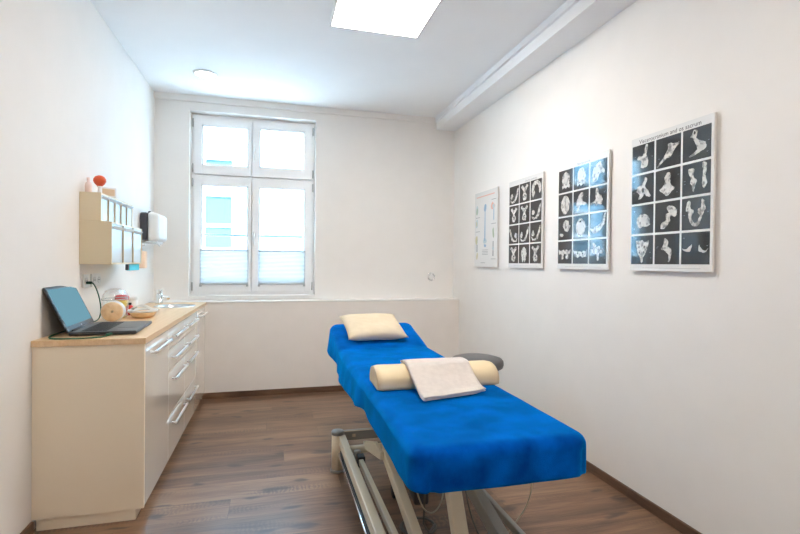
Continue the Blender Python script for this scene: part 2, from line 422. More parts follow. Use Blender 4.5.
# ================================================================== SETTING
FX0, FX1 = XL, XR
m = MB(); m.box(FX0-0.1, FX1+0.1, YF-0.1, YB+0.35, -0.08, 0, 0); struct(m.build('floor', 'floor'))
m = MB(); m.box(FX0-0.1, FX1+0.1, YF-0.1, YB+0.35, ZC, ZC+0.12); struct(m.build('ceiling', 'ceil'))
m = MB(); m.box(XL-0.15, XL, YF, YB+0.30, 0, ZC); struct(m.build('wall_left', 'wall'))
m = MB(); m.box(XR, XR+0.15, YF, YB+0.30, 0, ZC); struct(m.build('wall_right', 'wall'))
m = MB(); m.box(XL, XR, YF-0.12, YF, 0, ZC); struct(m.build('wall_front', 'wall'))
# back wall with window opening
WX0, WX1, WZ0, WZ1 = -0.777, 0.401, 0.937, 2.694
m = MB(); TH = 0.32
m.box(XL, WX0, YB, YB+TH, ZLED, ZC); m.box(WX1, XR, YB, YB+TH, ZLED, ZC)
m.box(WX0, WX1, YB, YB+TH, WZ1, ZC); m.box(WX0, WX1, YB, YB+TH, ZLED, WZ0-0.022)
struct(m.build('wall_back', 'wall'))
m = MB(); m.box(XL, XR, YP, YB+TH, 0, ZLED, 0, 0); struct(m.build('wall_back_lower', 'wall_low'))
m = MB(); m.box(XL, XR, YP-0.006, YB, ZLED, ZLED+0.014, 0, 0.003); struct(m.build('trim_1', 'sill'))
m = MB(); m.box(WX0-0.0, WX1+0.0, YB-0.012, YB+0.110, WZ0-0.022, WZ0, 0, 0); struct(m.build('trim_2', 'sill'))
# beam along the right wall, stepped on its side
BX, BZ = 1.682, 2.708
m = MB(); m.box(BX, XR, YF, YB, BZ, ZC); m.box(BX-0.022, BX, YF, YB, ZC-0.045, ZC); struct(m.build('trim_3', 'ceil'))
m = MB(); m.box(XL, BX-0.022, YB-0.025, YB, ZC-0.058, ZC, 0); struct(m.build('trim_4', 'wall'))
# skirting
def skirting(name, x0, x1, y0, y1):
    m = MB(); m.box(x0, x1, y0, y1, 0, 0.055, 0, 0.004); return struct(m.build(name, 'base'))
skirting('baseboard_back', -0.63, XR, YP-0.014, YP)
skirting('baseboard_right', XR-0.014, XR, YF, YP)
skirting('baseboard_left', XL, XL+0.014, YF, 2.548)

# ------------------------------------------------------------------ window
win = bpy.data.objects.new('window_1', None); COL.objects.link(win); win.location = (-0.188, 4.96, WZ0); struct(win)
FY0, FY1 = 4.955, 5.03
m = MB()
m.box(WX0, WX0+0.045, FY0, FY1, WZ0, WZ1); m.box(WX1-0.045, WX1, FY0, FY1, WZ0, WZ1)
m.box(WX0+0.045, WX1-0.045, FY0, FY1, WZ1-0.045, WZ1); m.box(WX0+0.045, WX1-0.045, FY0, FY1, WZ0, WZ0+0.045)
m.box(WX0+0.045, WX1-0.045, FY0+0.012, FY1, 2.075, 2.135); m.box(-0.24, -0.195, FY0+0.016, FY1-0.002, WZ0+0.045, 2.075); m.box(-0.24, -0.195, FY0+0.016, FY1-0.002, 2.135, WZ1-0.045)
m.build('window_frame', 'wframe', win)
def sash(x0, x1, z0, z1, gx0, gx1, gz0, gz1, hinge_side, handle):
    m = MB(); ya, yb = FY0-0.022, FY0+0.03
    m.box(x0, gx0, ya, yb, z0, z1, 0, 0.003); m.box(gx1, x1, ya, yb, z0, z1, 0, 0.003)
    m.box(gx0-0.003, gx1+0.003, ya+0.0006, yb-0.0006, gz1, z1-0.0006, 0, 0.001); m.box(gx0-0.003, gx1+0.003, ya+0.0006, yb-0.0006, z0+0.0006, gz0, 0, 0.001)
    # glazing bead
    t = 0.012
    for b in ((gx0, gx0+t, gz0, gz1), (gx1-t, gx1, gz0, gz1), (gx0, gx1, gz0, gz0+t), (gx0, gx1, gz1-t, gz1)):
        m.box(b[0], b[1], ya+0.012, yb, b[2], b[3])
    s = m.build('sash', 'wframe', win)
    g = MB(); g.box(gx0, gx1, ya+0.026, ya+0.032, gz0, gz1); g.build('pane', 'glass', s)
    for zz in (z0+0.055, z1-0.07):
        h = MB(); hx = x0-0.008 if hinge_side < 0 else x1+0.008
        h.cyl((hx, ya-0.004, zz-0.04), (hx, ya-0.004, zz+0.04), 0.0075, 12)
        h.build('hinge', 'ltgrey', s)
    if handle:
        hx, hz = x0+0.018, handle
        h = MB(); h.box(hx-0.012, hx+0.012, ya-0.008, ya, hz+0.0, hz+0.075, 0, 0.003)
        h.cyl((hx, ya-0.035, hz+0.05), (hx, ya, hz+0.05), 0.008, 12)
        h.box(hx-0.009, hx+0.009, ya-0.045, ya-0.03, hz-0.07, hz+0.062, 0, 0.005)
        h.build('handle', 'white', s)
    return s
sash(-0.752, -0.218, 2.112, 2.672, -0.681, -0.252, 2.200, 2.590, -1, None)
sash(-0.212, 0.372, 2.112, 2.672, -0.146, 0.297, 2.204, 2.598, 1, 2.34)
sash(-0.752, -0.218, 0.968, 2.098, -0.685, -0.250, 1.056, 2.013, -1, None)
sash(-0.212, 0.372, 0.968, 2.098, -0.149, 0.304, 1.056, 2.013, 1, 1.49)

def blind(x0, x1, label):
    t = thing('pleated_blind', ((x0+x1)/2, 4.915, 1.04), label, 'window blind', 'pleated blinds on the lower sashes')
    m = MB(); n = 24; z0, z1 = 1.052, 1.372; dz = (z1-z0)/n
    for i in range(n):                                         # zig-zag pleats
        a = z0+i*dz; b = a+dz/2; c = a+dz; ym, yv = 4.920, 4.926
        for (za, ya, zb, yb) in ((a, ym, b, yv), (b, yv, c, ym)):
            m.poly([(x0, ya, za), (x1, ya, za), (x1, yb, zb), (x0, yb, zb)])
    m.build('pleated_fabric', 'blind', t, normals=False)
    m = MB(); m.box(x0, x1, 4.912, 4.930, z1, z1+0.012, 0, 0.003); m.box((x0+x1)/2-0.015, (x0+x1)/2+0.015, 4.904, 4.913, z1-0.004, z1+0.008, 0, 0.003)
    m.build('top_rail', 'ltgrey', t)
    m = MB(); m.box(x0, x1, 4.912, 4.930, z0-0.012, z0, 0, 0.003); m.build('bottom_rail', 'ltgrey', t)
    for xx in (x0+0.008, x1-0.008):
        m = MB(); m.box(xx-0.011, xx+0.011, 4.906, 4.934, 1.022, 1.044, 0, 0.003); m.build('tension_clip', 'ltgrey', t)
        m = MB(); m.cyl((xx, 4.921, 1.03), (xx, 4.921, 2.01), 0.0009, 6); m.build('guide_cord', 'ltgrey', t)
blind(-0.690, -0.243, 'white pleated blind half raised on the left lower window sash, beside the sink corner')
blind(-0.148, 0.310, 'white pleated blind half raised on the right lower window sash, nearer the bare wall')

# ------------------------------------------------------------------ outside
b = thing('apartment_building', (-0.2, 11, -0.4), 'pale bright building with casement windows seen through the window', 'building')
m = MB()
openings = []
for cx in (-1.16, -4.2, 4.9, 8.0):
    for z0, z1 in ((1.563, 2.68), (3.05, 3.47)): openings.append((cx-0.27, cx+0.27, z0, z1))
m.box(-12, 12, 11, 11.5, -0.4, 3.9); wall_o = m.build('facade', 'facade', b)
for (x0, x1, z0, z1) in openings:
    if z1 > 3.9: continue
    m = MB(); f = 0.045
    m.box(x0-f, x0, 10.95, 11.0, z0-f, z1+f); m.box(x1, x1+f, 10.95, 11.0, z0-f, z1+f)
    m.box(x0, x1, 10.95, 11.0, z1, z1+f); m.box(x0, x1, 10.95, 11.0, z0-f, z0)
    m.box(x0, x1, 10.96, 11.0, z0+(z1-z0)*0.40, z0+(z1-z0)*0.40+0.07)
    w = m.build('window', 'wframe', b)
    g = MB(); g.box(x0, x1, 10.985, 11.0, z0, z1)
    g.build('pane', 'panebl', w) if 'panebl' in M else g.build('pane', mat('facade_pane_glass', (0.045, 0.085, 0.11, 1), 0.5, spec=0.2), w)
m = MB(); m.box(-12, 12, YB+0.36, 11.5, -0.6, -0.4); struct(m.build('ground', 'bounce_ground'))  # unseen ground, set high and white to bounce sunlight onto the ceiling
r = thing('window_guard_rail', (-0.19, 5.14, 1.50), 'thin grey guard rail running across outside the lower window panes', 'railing')
m = MB(); m.cyl((WX0, 5.13, 1.535), (WX1, 5.13, 1.535), 0.011, 12); m.build('top_bar', 'railing', r)
for x in (WX0+0.004, WX1-0.004):
    m = MB(); m.box(x-0.004, x+0.004, 5.10, 5.16, 1.505, 1.565); m.build('bracket', 'railing', r)

# ------------------------------------------------------------------ ceiling lights
for y0, lab in ((2.530, 'large square bright LED panel flush on the ceiling above the treatment table'), (0.05, 'added unseen fill light panel on the ceiling directly above the viewer')):  # second panel is added, unseen, to brighten surfaces facing the camera
    y1 = y0+0.615
    t = thing('led_ceiling_panel', (0.645, y0+0.3, ZC), lab, 'ceiling light')
    m = MB(); x0, x1 = 0.340, 0.950; z = ZC-0.012
    m.box(x0, x0+0.016, y0, y1, z, ZC); m.box(x1-0.016, x1, y0, y1, z, ZC); m.box(x0, x1, y0, y0+0.016, z, ZC); m.box(x0, x1, y1-0.016, y1, z, ZC)
    m.build('frame', 'white', t)
    m = MB(); m.box(x0+0.016, x1-0.016, y0+0.016, y1-0.016, z+0.003, ZC-0.001); m.build('diffuser', 'led' if y0 > 1 else 'fill_led', t)
t = thing('ceiling_downlight', (-0.562, 4.245, ZC), 'small round ceiling downlight near the window end', 'ceiling light')
m = MB(); m.lathe([(0.078, 0), (0.098, 0), (0.096, -0.008), (0.08, -0.012), (0.078, -0.006), (0.078, 0)], (-0.562, 4.245, ZC)); m.build('bezel', 'white', t)
m = MB(); m.lathe([(0, -0.007), (0.079, -0.006), (0.079, -0.001)], (-0.562, 4.245, ZC)); m.build('diffuser', 'spot', t)

# ================================================================== POSTERS
def jag(pts, seed, amp=0.012, k=5):
    P = catmull([Vector((a, b, 0)) for a, b in pts], k, True); out = []
    for i, p in enumerate(P):
        q = Vector((p.x*9, p.y*9, seed*3.1))
        out.append((p.x+noise.noise(q)*amp*2, p.y+noise.noise(q+Vector((5, 7, 2)))*amp*2))
    return out
def ell(cx, cy, rx, ry, n=12, rot=0):
    c, s = math.cos(rot), math.sin(rot)
    return [(cx+rx*math.cos(2*PI*i/n)*c-ry*math.sin(2*PI*i/n)*s, cy+rx*math.cos(2*PI*i/n)*s+ry*math.sin(2*PI*i/n)*c) for i in range(n)]
def mirror(p): return [(1-a, b) for a, b in p]
# shapes: list of (outline, layer material 0=bone 1=film(hole) 2=pale)
mand = [(.2,.85),(.3,.9),(.32,.66),(.42,.62),(.40,.5),(.36,.4),(.42,.24),(.5,.2),(.5,.1),(.40,.12),(.28,.32),(.22,.55),(.15,.62)]
P4 = [
 [([(.62,.95),(.72,.90),(.66,.62),(.72,.5),(.70,.2),(.42,.18),(.42,.42),(.25,.5),(.3,.62),(.5,.6),(.58,.78)], 0), (ell(.6,.32,.07,.09), 2)],
 [([(.55,.75),(.92,.68),(.78,.55),(.62,.32),(.38,.25),(.1,.05),(.08,.1),(.36,.38),(.5,.62)], 0)],
 [([(.4,.95),(.52,.9),(.5,.75),(.55,.6),(.78,.5),(.86,.36),(.74,.24),(.6,.2),(.3,.13),(.24,.17),(.3,.2),(.52,.3),(.48,.5),(.38,.68),(.26,.75),(.34,.82)], 0), (ell(.66,.36,.1,.08), 2), (ell(.43,.85,.04,.05), 1)],
 [([(.6,.9),(.72,.8),(.62,.62),(.72,.45),(.88,.24),(.7,.2),(.6,.3),(.48,.2),(.3,.14),(.36,.32),(.22,.42),(.3,.6),(.5,.65)], 0), (ell(.52,.45,.05,.09), 1)],
 [([(.5,.88),(.62,.76),(.62,.5),(.78,.33),(.66,.22),(.5,.1),(.36,.2),(.18,.34),(.38,.5),(.40,.74)], 0), (ell(.5,.55,.06,.18), 2)],
 [([(.22,.82),(.42,.8),(.42,.6),(.52,.45),(.48,.3),(.42,.1),(.34,.28),(.3,.5)], 0), ([(.72,.95),(.86,.9),(.84,.6),(.9,.3),(.78,.16),(.7,.3),(.74,.6)], 0)],
 [([(.3,.6),(.5,.68),(.76,.62),(.82,.42),(.86,.28),(.6,.24),(.36,.22),(.26,.42)], 0), (ell(.55,.5,.12,.1), 2)],
 [([(.5,.8),(.72,.85),(.88,.66),(.8,.5),(.62,.5),(.6,.3),(.36,.1),(.22,.14),(.3,.3),(.45,.4),(.46,.58),(.56,.62)], 0), (ell(.68,.66,.08,.07), 2)],
 [(mand, 0), (mirror(mand), 0)],
 [([(.22,.82),(.36,.78),(.5,.84),(.64,.78),(.8,.82),(.74,.5),(.6,.28),(.52,.06),(.46,.06),(.4,.28),(.28,.5)], 0), (ell(.38,.6,.03,.05), 1), (ell(.62,.6,.03,.05), 1), (ell(.4,.42,.03,.04), 1), (ell(.6,.42,.03,.04), 1)],
 [([(.42,.84),(.56,.76),(.56,.58),(.7,.44),(.68,.24),(.6,.1),(.56,.12),(.58,.3),(.46,.42),(.28,.5),(.36,.66)], 0)],
 [([(.04,.5),(.16,.46),(.28,.52),(.38,.62),(.36,.44),(.2,.38)], 2), ([(.66,.62),(.7,.48),(.86,.42),(.96,.5),(.84,.34),(.66,.4),(.62,.52)], 2)],
]
vert = [([(.3,.9),(.42,.78),(.58,.78),(.7,.9),(.84,.8),(.7,.66),(.6,.5),(.7,.34),(.66,.16),(.5,.1),(.34,.16),(.3,.34),(.4,.5),(.3,.66),(.16,.8)], 0), (ell(.5,.32,.08,.09), 1), (ell(.5,.3,.04,.05), 2)]
jaw = [([(.12,.28),(.3,.18),(.5,.22),(.66,.4),(.8,.72),(.92,.84),(.94,.66),(.82,.36),(.66,.14),(.4,.08),(.2,.1)], 0), ([(.16,.5),(.3,.6),(.4,.42),(.3,.3),(.14,.34)], 0), (ell(.3,.44,.05,.05), 2)]
ring = [([(.14,.3),(.1,.6),(.3,.9),(.6,.96),(.9,.76),(.94,.4),(.8,.3),(.74,.55),(.6,.74),(.4,.7),(.34,.5),(.4,.34),(.26,.14)], 0), (ell(.26,.3,.1,.12), 2)]
egg = [(ell(.5,.52,.26,.32), 0), (ell(.5,.6,.12,.16), 2), ([(.3,.26),(.4,.06),(.5,.2),(.6,.06),(.7,.26)], 0)]
P2 = [jaw, vert, ring, vert, vert, jaw, [(mirror(s), k) for s, k in jaw], jaw, jaw, vert, egg, vert]
skull = [(ell(.52,.56,.27,.34), 0), ([(.3,.34),(.28,.14),(.4,.22),(.52,.12),(.64,.22),(.78,.14),(.76,.34)], 0), (ell(.52,.62,.14,.18), 2)]
topsk = [(ell(.5,.5,.31,.42), 0), (ell(.5,.52,.02,.3), 1), (ell(.38,.6,.07,.18), 2), (ell(.62,.6,.07,.18), 2)]
frag = [([(.2,.4),(.3,.7),(.52,.9),(.66,.8),(.6,.55),(.86,.42),(.8,.34),(.5,.36),(.4,.2),(.28,.14),(.3,.3)], 0), (ell(.44,.6,.1,.14), 2)]
side = [([(.14,.4),(.2,.68),(.42,.86),(.62,.92),(.72,.7),(.86,.56),(.84,.44),(.6,.44),(.4,.16),(.2,.18)], 0), (ell(.4,.6,.14,.16), 2)]
cross = [([(.4,.95),(.5,.9),(.56,.66),(.7,.6),(.76,.4),(.66,.24),(.48,.3),(.38,.18),(.3,.34),(.08,.3),(.12,.38),(.32,.46),(.34,.66)], 0), (ell(.6,.42,.07,.08), 2)]
cresc = [([(.06,.42),(.22,.36),(.4,.46),(.62,.56),(.8,.74),(.9,.96),(.96,.9),(.92,.62),(.78,.4),(.5,.22),(.2,.2)], 0)]
wing = [([(.06,.66),(.2,.58),(.4,.64),(.5,.56),(.6,.64),(.8,.58),(.94,.66),(.86,.44),(.74,.42),(.72,.2),(.6,.22),(.56,.42),(.44,.42),(.4,.22),(.28,.2),(.26,.42),(.12,.44)], 0)]
blob = [([(.34,.7),(.5,.86),(.74,.84),(.8,.64),(.88,.6),(.74,.4),(.62,.34),(.4,.5)], 0), ([(.14,.26),(.3,.28),(.4,.2),(.2,.14)], 2)]
oval = [(ell(.5,.5,.3,.38), 0), (ell(.5,.46,.2,.28), 2), (ell(.5,.74,.07,.05), 1)]
bfly = [([(.06,.6),(.14,.52),(.3,.56),(.4,.5),(.5,.54),(.6,.5),(.7,.56),(.86,.52),(.94,.6),(.84,.34),(.66,.26),(.5,.34),(.34,.26),(.16,.34)], 0), (ell(.34,.44,.05,.04), 1), (ell(.66,.44,.05,.04), 1)]
craggy = [([(.1,.56),(.24,.66),(.2,.86),(.36,.84),(.44,.66),(.6,.74),(.66,.58),(.86,.6),(.78,.44),(.6,.4),(.56,.14),(.46,.16),(.46,.38),(.26,.4)], 0), (ell(.4,.56,.08,.07), 2)]
P3 = [skull, skull, side, topsk, frag, cross, blob, oval, cresc, wing, bfly, craggy]

PXF = XR - 0.020    # front face of the boards
def spacers(t, yl, w, z0, z1):
    for yy in (yl-0.05, yl-w+0.05):
        for zz in (z0+0.05, z1-0.05):
            m = MB(); m.cyl((PXF+0.010, yy, zz), (XR+0.001, yy, zz), 0.008, 12); m.build('spacer', 'white', t)
def poster(name, y_left, width, z0, z1, cells, label, title=None, tsize=0.03, tpos=None, tmat='ink', margins=(0.007, 0.014, 0.034, 0.042), gap=0.011):
    t = thing(name, (PXF+0.006, y_left-width/2, z0), label, 'poster', 'anatomy posters in a row on the right wall')
    m = MB(); m.box(PXF, PXF+0.011, y_left-width, y_left, z0, z1, 1)
    P = lambda u, v, e: (PXF-e, y_left-u, z0+v)
    W, H = width, z1-z0
    m.poly([P(0, 0, .0004), P(W, 0, .0004), P(W, H, .0004), P(0, H, .0004)], 0)
    if cells:
        l, rr, bo, to = margins
        cw = (W-l-rr-2*gap)/3; chh = (H-bo-to-3*gap)/4
        for i, shp in enumerate(cells):
            c, r = i % 3, i//3
            u0 = l+c*(cw+gap); v1 = H-to-r*(chh+gap); v0 = v1-chh
            m.poly([P(u0, v0, .0008), P(u0+cw, v0, .0008), P(u0+cw, v1, .0008), P(u0, v1, .0008)], 2)
            for q, (s, k) in enumerate(shp):
                pts = [(u0+min(max(a, .02), .98)*cw, v0+min(max(bb, .02), .98)*chh) for a, bb in jag(s, i*7+q, 0.02 if k != 1 else 0.01)]
                m.poly([P(a, bb, .0012+q*.0003) for a, bb in pts], {0: 3, 1: 2, 2: 4}[k])
            rnd = random.Random(i*13+int(y_left*100))
            for q in range(2):                                 # little index marks beside the bones
                a = u0+rnd.choice((.08, .12, .86, .9))*cw; bb = v0+rnd.uniform(.15, .85)*chh
                m.poly([P(a, bb, .0025), P(a+.008, bb, .0025), P(a+.008, bb+.003, .0025), P(a, bb+.003, .0025)], 5)
        m.poly([P(.03*3, .014, .0008), P(W-.06, .014, .0008), P(W-.06, .0152, .0008), P(.09, .0152, .0008)], 5)
    o = m.build('board', ['board', 'board_edge', 'film', 'bone', 'bonehi', 'inkgrey'], t, normals=False)
    spacers(t, y_left, width, z0, z1)
    if title:
        cu = bpy.data.curves.new('title', 'FONT'); cu.body = title; cu.size = tsize; cu.align_x = 'CENTER'; cu.resolution_u = 3
        tmp = bpy.data.objects.new('title_src', cu); COL.objects.link(tmp)
        bpy.context.view_layer.update()
        me = bpy.data.meshes.new_from_object(tmp.evaluated_get(bpy.context.evaluated_depsgraph_get()))
        bpy.data.objects.remove(tmp)
        mt = Matrix(((0, 0, -1, 0), (-1, 0, 0, 0), (0, 1, 0, 0), (0, 0, 0, 1)))
        me.transform(mt)
        to_ = bpy.data.objects.new('title', me); COL.objects.link(to_); me.materials.clear(); me.materials.append(M[tmat])
        to_.parent = t
        u, v = tpos
        to_.location = Vector((PXF-0.0012, y_left-u, z0+v)) - Vector(t.location)
    return t
ZP0, ZP1 = 1.243, 1.941
poster('anatomy_poster', 2.167, 0.5000, ZP0, ZP1+0.008, P4, 'nearest and largest looking poster of grey bones on dark squares, title across its top',
       'Viscerocranium and os sacrum', 0.0305, (0.245, 0.671))
poster('anatomy_poster', 2.851, 0.5045, ZP0, ZP1, P3, 'poster of skull bones on dark squares reflecting the window in blue, second nearest',
       'Neurocranium', 0.022, (0.27, 0.663), 'inkgrey')
poster('anatomy_poster', 3.550, 0.5065, ZP0, ZP1, P2, 'poster of vertebrae on small black squares, between the white chart and the blue-gleaming poster',
       'Columna vertebralis', 0.021, (0.34, 0.663), 'inkgrey')
# the white chart with small coloured drawings
t = thing('anatomy_chart', (PXF+0.006, 4.04, ZP0), 'white chart with small coloured anatomical drawings, farthest of the posters near the corner', 'poster', 'anatomy posters in a row on the right wall')
m = MB(); yl, W, H = 4.235, 0.475, 0.697
m.box(PXF, PXF+0.011, yl-W, yl, ZP0, ZP0+H, 1)
P = lambda u, v, e=.0008: (PXF-e, yl-u*W, ZP0+v*H)
m.poly([P(0, 0, .0004), P(1, 0, .0004), P(1, 1, .0004), P(0, 1, .0004)], 0)
def ell2(cx, cy, rx, ry): return ell(cx, cy, rx*0.72, ry*0.85)
def shp(pts, mi, e=.0010): m.poly([P(a, b_, e) for a, b_ in pts], mi)
shp([(.08,.930),(.88,.930),(.88,.944),(.08,.944)], 3)
shp(jag(ell2(.10,.76,.08,.075), 1), 4); shp(jag(ell2(.11,.75,.04,.05), 2), 6, .0013)
shp(jag(ell2(.10,.58,.07,.06), 3), 4); shp(jag(ell2(.10,.585,.035,.035), 4), 2+5, .0013)
shp(jag(ell2(.10,.36,.07,.075), 5), 7); shp(jag(ell2(.12,.34,.03,.04), 6), 6, .0013)
shp(jag(ell2(.12,.14,.05,.05), 7), 7); shp([(.10,.2),(.14,.2),(.14,.3),(.10,.3)], 2)
shp(jag(ell2(.48,.78,.08,.05), 8), 5); shp([(.455,.34),(.505,.34),(.495,.76),(.465,.76)], 5, .0013)
shp(jag(ell2(.48,.34,.11,.04), 9), 4); shp(jag(ell2(.49,.28,.07,.025), 10), 5, .0013)
shp(jag(ell2(.82,.78,.13,.05), 11), 3); shp(jag(ell2(.84,.77,.07,.03), 12), 4, .0013); shp([(.84,.6),(.87,.6),(.87,.74),(.84,.74)], 5)
shp(jag(ell2(.84,.44,.05,.075), 13), 6)
shp([(.82,.14),(.86,.14),(.855,.33),(.825,.33)], 2); shp(jag(ell2(.84,.24,.05,.03), 14), 4)
for k in range(4): shp([(.36,.22-k*.02),(.62,.22-k*.02),(.62,.225-k*.02),(.36,.225-k*.02)], 2)
for (u, v) in ((.05,.66),(.05,.47),(.75,.86),(.75,.55),(.75,.1),(.3,.05)):
    shp([(u, v), (u+.2, v), (u+.2, v+.006), (u, v+.006)], 2)
m.build('board', ['board', 'board_edge', 'inkgrey', 'inkred', 'inkpale', 'inkblue', 'inkgreen', 'inktan'], t, normals=False)
spacers(t, yl, W, ZP0, ZP0+H)

# ================================================================== CABINET RUN
YN = 2.55
FXX = -0.606
def handle_bar(y0, y1, z, parent):
    m = MB(); xo = FXX+0.025; y0 *= 1.011; y1 *= 1.011
    m.bar((xo, y0, z), (xo, y1, z), 0.012, 0.014, 0, 0.002)
    for y in (y0+0.012, y1-0.012): m.bar((FXX-0.001, y, z), (xo, y, z), 0.010, 0.008, 0, 0.0015)
    return m.build('handle', 'alu', parent)
def cabinet(y0, y1, kind, label, hy, end=False):
    t = thing('base_cabinet', ((XL+FXX)/2, (y0+y1)/2, 0), label, 'cabinet', 'cream base cabinets under the worktop')
    m = MB(); e = 0.0008; zk, zt = 0.057, 0.862
    m.box(XL+0.001, FXX-(0 if end else 0.026), y0+e, y0+0.018, zk, zt)
    m.box(XL+0.001, FXX-0.026, y1-0.018, y1-e, zk, zt)
    m.box(XL+0.001, FXX-0.026, y0+0.018, y1-0.018, zk, zk+0.018)
    m.box(XL+0.001, XL+0.008, y0+0.018, y1-0.018, zk, zt)
    m.build('body', 'cream', t)
    m = MB(); m.box(XL+0.016 if end else XL+0.02, -0.645, y0+(0.012 if end else e), y1-e, 0.0, zk); m.build('plinth', 'cream', t)
    ya = y0+(0.0195 if end else 0.0008); yb = y1-0.0008
    if kind == 'door':
        m = MB(); m.box(FXX-0.019, FXX, ya, yb, 0.060, 0.860, 0, 0.0012, seg=1); f = m.build('door', 'cream_gloss', t)
        handle_bar(hy[0], hy[1], 0.800, f)
    else:
        for z0, z1, hz in ((0.732, 0.860, 0.802), (0.599, 0.729, 0.670), (0.331, 0.596, 0.537), (0.060, 0.328, 0.262)):
            m = MB(); m.box(FXX-0.019, FXX, ya, yb, z0, z1, 0, 0.0012, seg=1); f = m.build('drawer', 'cream_gloss', t)
            handle_bar(hy[0], hy[1], hz, f)
    return t
cabinet(YN, 3.105, 'door', 'nearest cream base cabinet with one door under the laptop end of the worktop', (2.640, 3.035), True)
cabinet(3.105, 3.635, 'drawers', 'cream cabinet of four drawers with chrome bar handles, nearer of the two drawer stacks', (3.165, 3.580))
cabinet(3.635, 4.115, 'drawers', 'cream cabinet of four drawers beside the sink cabinet, farther of the two drawer stacks', (3.675, 4.060))
cabinet(4.115, 4.669, 'door', 'farthest cream cabinet below the sink, with one handle in the corner by the window', (4.250, 4.590))

# worktop with the sink cut-out
SX, SY, SR = -0.790, 4.285, 0.142
m = MB(); bm = m.bm; zt, zb = WTOP, WTOP-0.028
WX = [XL+0.001, -0.598]; WY = [2.540, 4.669]
n = 48
loops = []
for z in (zt, zb):
    o_ = [bm.verts.new((x, y, z)) for x, y in ((WX[0], WY[0]), (WX[1], WY[0]), (WX[1], WY[1]), (WX[0], WY[1]))]
    i_ = [bm.verts.new((SX+SR*math.cos(2*PI*k/n), SY+SR*math.sin(2*PI*k/n), z)) for k in range(n)]
    es = [bm.edges.new((o_[k], o_[(k+1) % 4])) for k in range(4)]+[bm.edges.new((i_[k], i_[(k+1) % n])) for k in range(n)]
    bmesh.ops.triangle_fill(bm, use_beauty=True, edges=es)
    loops.append((o_, i_))
(o1, i1), (o2, i2) = loops
for k in range(4): bm.faces.new((o1[k], o2[k], o2[(k+1) % 4], o1[(k+1) % 4]))
for k in range(n): bm.faces.new((i1[k], i1[(k+1) % n], i2[(k+1) % n], i2[k]))
tag(m.build('worktop', 'beech', None, (-0.84, 3.6, zb)), 'long beech wood worktop on the cream cabinets along the left wall', 'worktop')

t = thing('sink', (SX, SY, WTOP), 'round stainless steel sink set in the worktop below the window corner', 'sink')
m = MB(); m.lathe([(SR+0.018, 0.0002), (SR+0.016, 0.004), (SR+0.002, 0.005), (SR-0.006, 0.001), (SR-0.012, -0.03), (SR-0.022, -0.10), (SR-0.06, -0.128), (0.028, -0.134), (0.0, -0.134)], (SX, SY, WTOP), n=48)
m.build('basin', 'steel', t, normals=False)
m = MB(); m.lathe([(0.026, -0.1325), (0.024, -0.129), (0.0, -0.130)], (SX, SY, WTOP)); m.build('drain', 'chrome', t)
t = thing('faucet', (-0.965, 4.545, WTOP), 'small chrome mixer tap standing at the back of the round sink', 'faucet')
fx, fy = -0.965, 4.545
m = MB(); m.lathe([(0.0, 0.0005), (0.030, 0.0005), (0.030, 0.010), (0.026, 0.016), (0.025, 0.088), (0.0, 0.089)], (fx, fy, WTOP)); m.build('body', 'chrome', t)
m = MB(); m.tube([(fx+0.015, fy-0.005, WTOP+0.062), (fx+0.05, fy-0.03, WTOP+0.064), (fx+0.075, fy-0.055, WTOP+0.060), (fx+0.088, fy-0.068, WTOP+0.048)], [0.015, 0.014, 0.013, 0.013], 16); m.build('spout', 'chrome', t)
m = MB(); m.lathe([(0.025, 0.090), (0.026, 0.118), (0.022, 0.124), (0, 0.125)], (fx, fy, WTOP)); m.bar((fx, fy, WTOP+0.119), (fx+0.035, fy-0.03, WTOP+0.128), 0.016, 0.008, 0, 0.003); m.build('lever', 'chrome', t)

# ================================================================== LAPTOP
ang = math.radians(3.2)
LP = Vector((-0.955, 2.650, WTOP))         # near end of the hinge
RZ = Matrix.Translation(LP) @ Matrix.Rotation(ang, 4, 'Z')      # local: +x to the front, +y along the hinge
lw, ld = 0.425, 0.285
t = thing('laptop', LP, 'open dark laptop with blank pale blue screen leaning back on the worktop', 'laptop')
def lbox(m, *a, mi=0, bev=0.0): m.box(*a, mi, bev, RZ)
m = MB(); lbox(m, -0.012, ld, 0, lw, 0.004, 0.020, bev=0.005)
for x in (0.015, ld-0.02):
    for y in (0.03, lw-0.03): m.cyl(RZ @ Vector((x, y, 0.0005)), RZ @ Vector((x, y, 0.006)), 0.009, 12)
base = m.build('base', 'lapblk', t)
m = MB(); lbox(m, -0.004, ld-0.004, 0.004, lw-0.004, 0.0202, 0.0212); m.build('deck', 'lapdeck', base)
m = MB()
for r_ in range(6):
    for c_ in range(15):
        x0 = 0.032+r_*0.0195; y0 = 0.028+c_*0.0249
        if r_ == 5 and 4 <= c_ <= 8:
            if c_ == 4: lbox(m, x0, x0+0.0165, y0, y0+0.0249*5-0.003, 0.0212, 0.0228)
            continue
        lbox(m, x0, x0+0.0165, y0, y0+0.0219, 0.0212, 0.0228)
m.build('keyboard', 'key', base)
m = MB(); lbox(m, 0.172, 0.262, 0.135, 0.250, 0.0212, 0.0218); m.build('touchpad', 'lapblk', base)
hm = MB(); hm.cyl(RZ @ Vector((-0.010, 0.05, 0.020)), RZ @ Vector((-0.010, lw-0.05, 0.020)), 0.008, 12); hm.build('hinge', 'lapblk', t)
tilt = math.atan2(0.100, 0.218)
SM = RZ @ Matrix.Translation((-0.010, 0, 0.020)) @ Matrix.Rotation(-tilt, 4, 'Y')   # local z goes up the lid, +x faces the user
sh = 0.245
m = MB(); m.box(-0.010, 0.0, 0, lw, 0.0, sh, 0, 0.0045, SM, 3); lid = m.build('lid', 'lapblk', t)
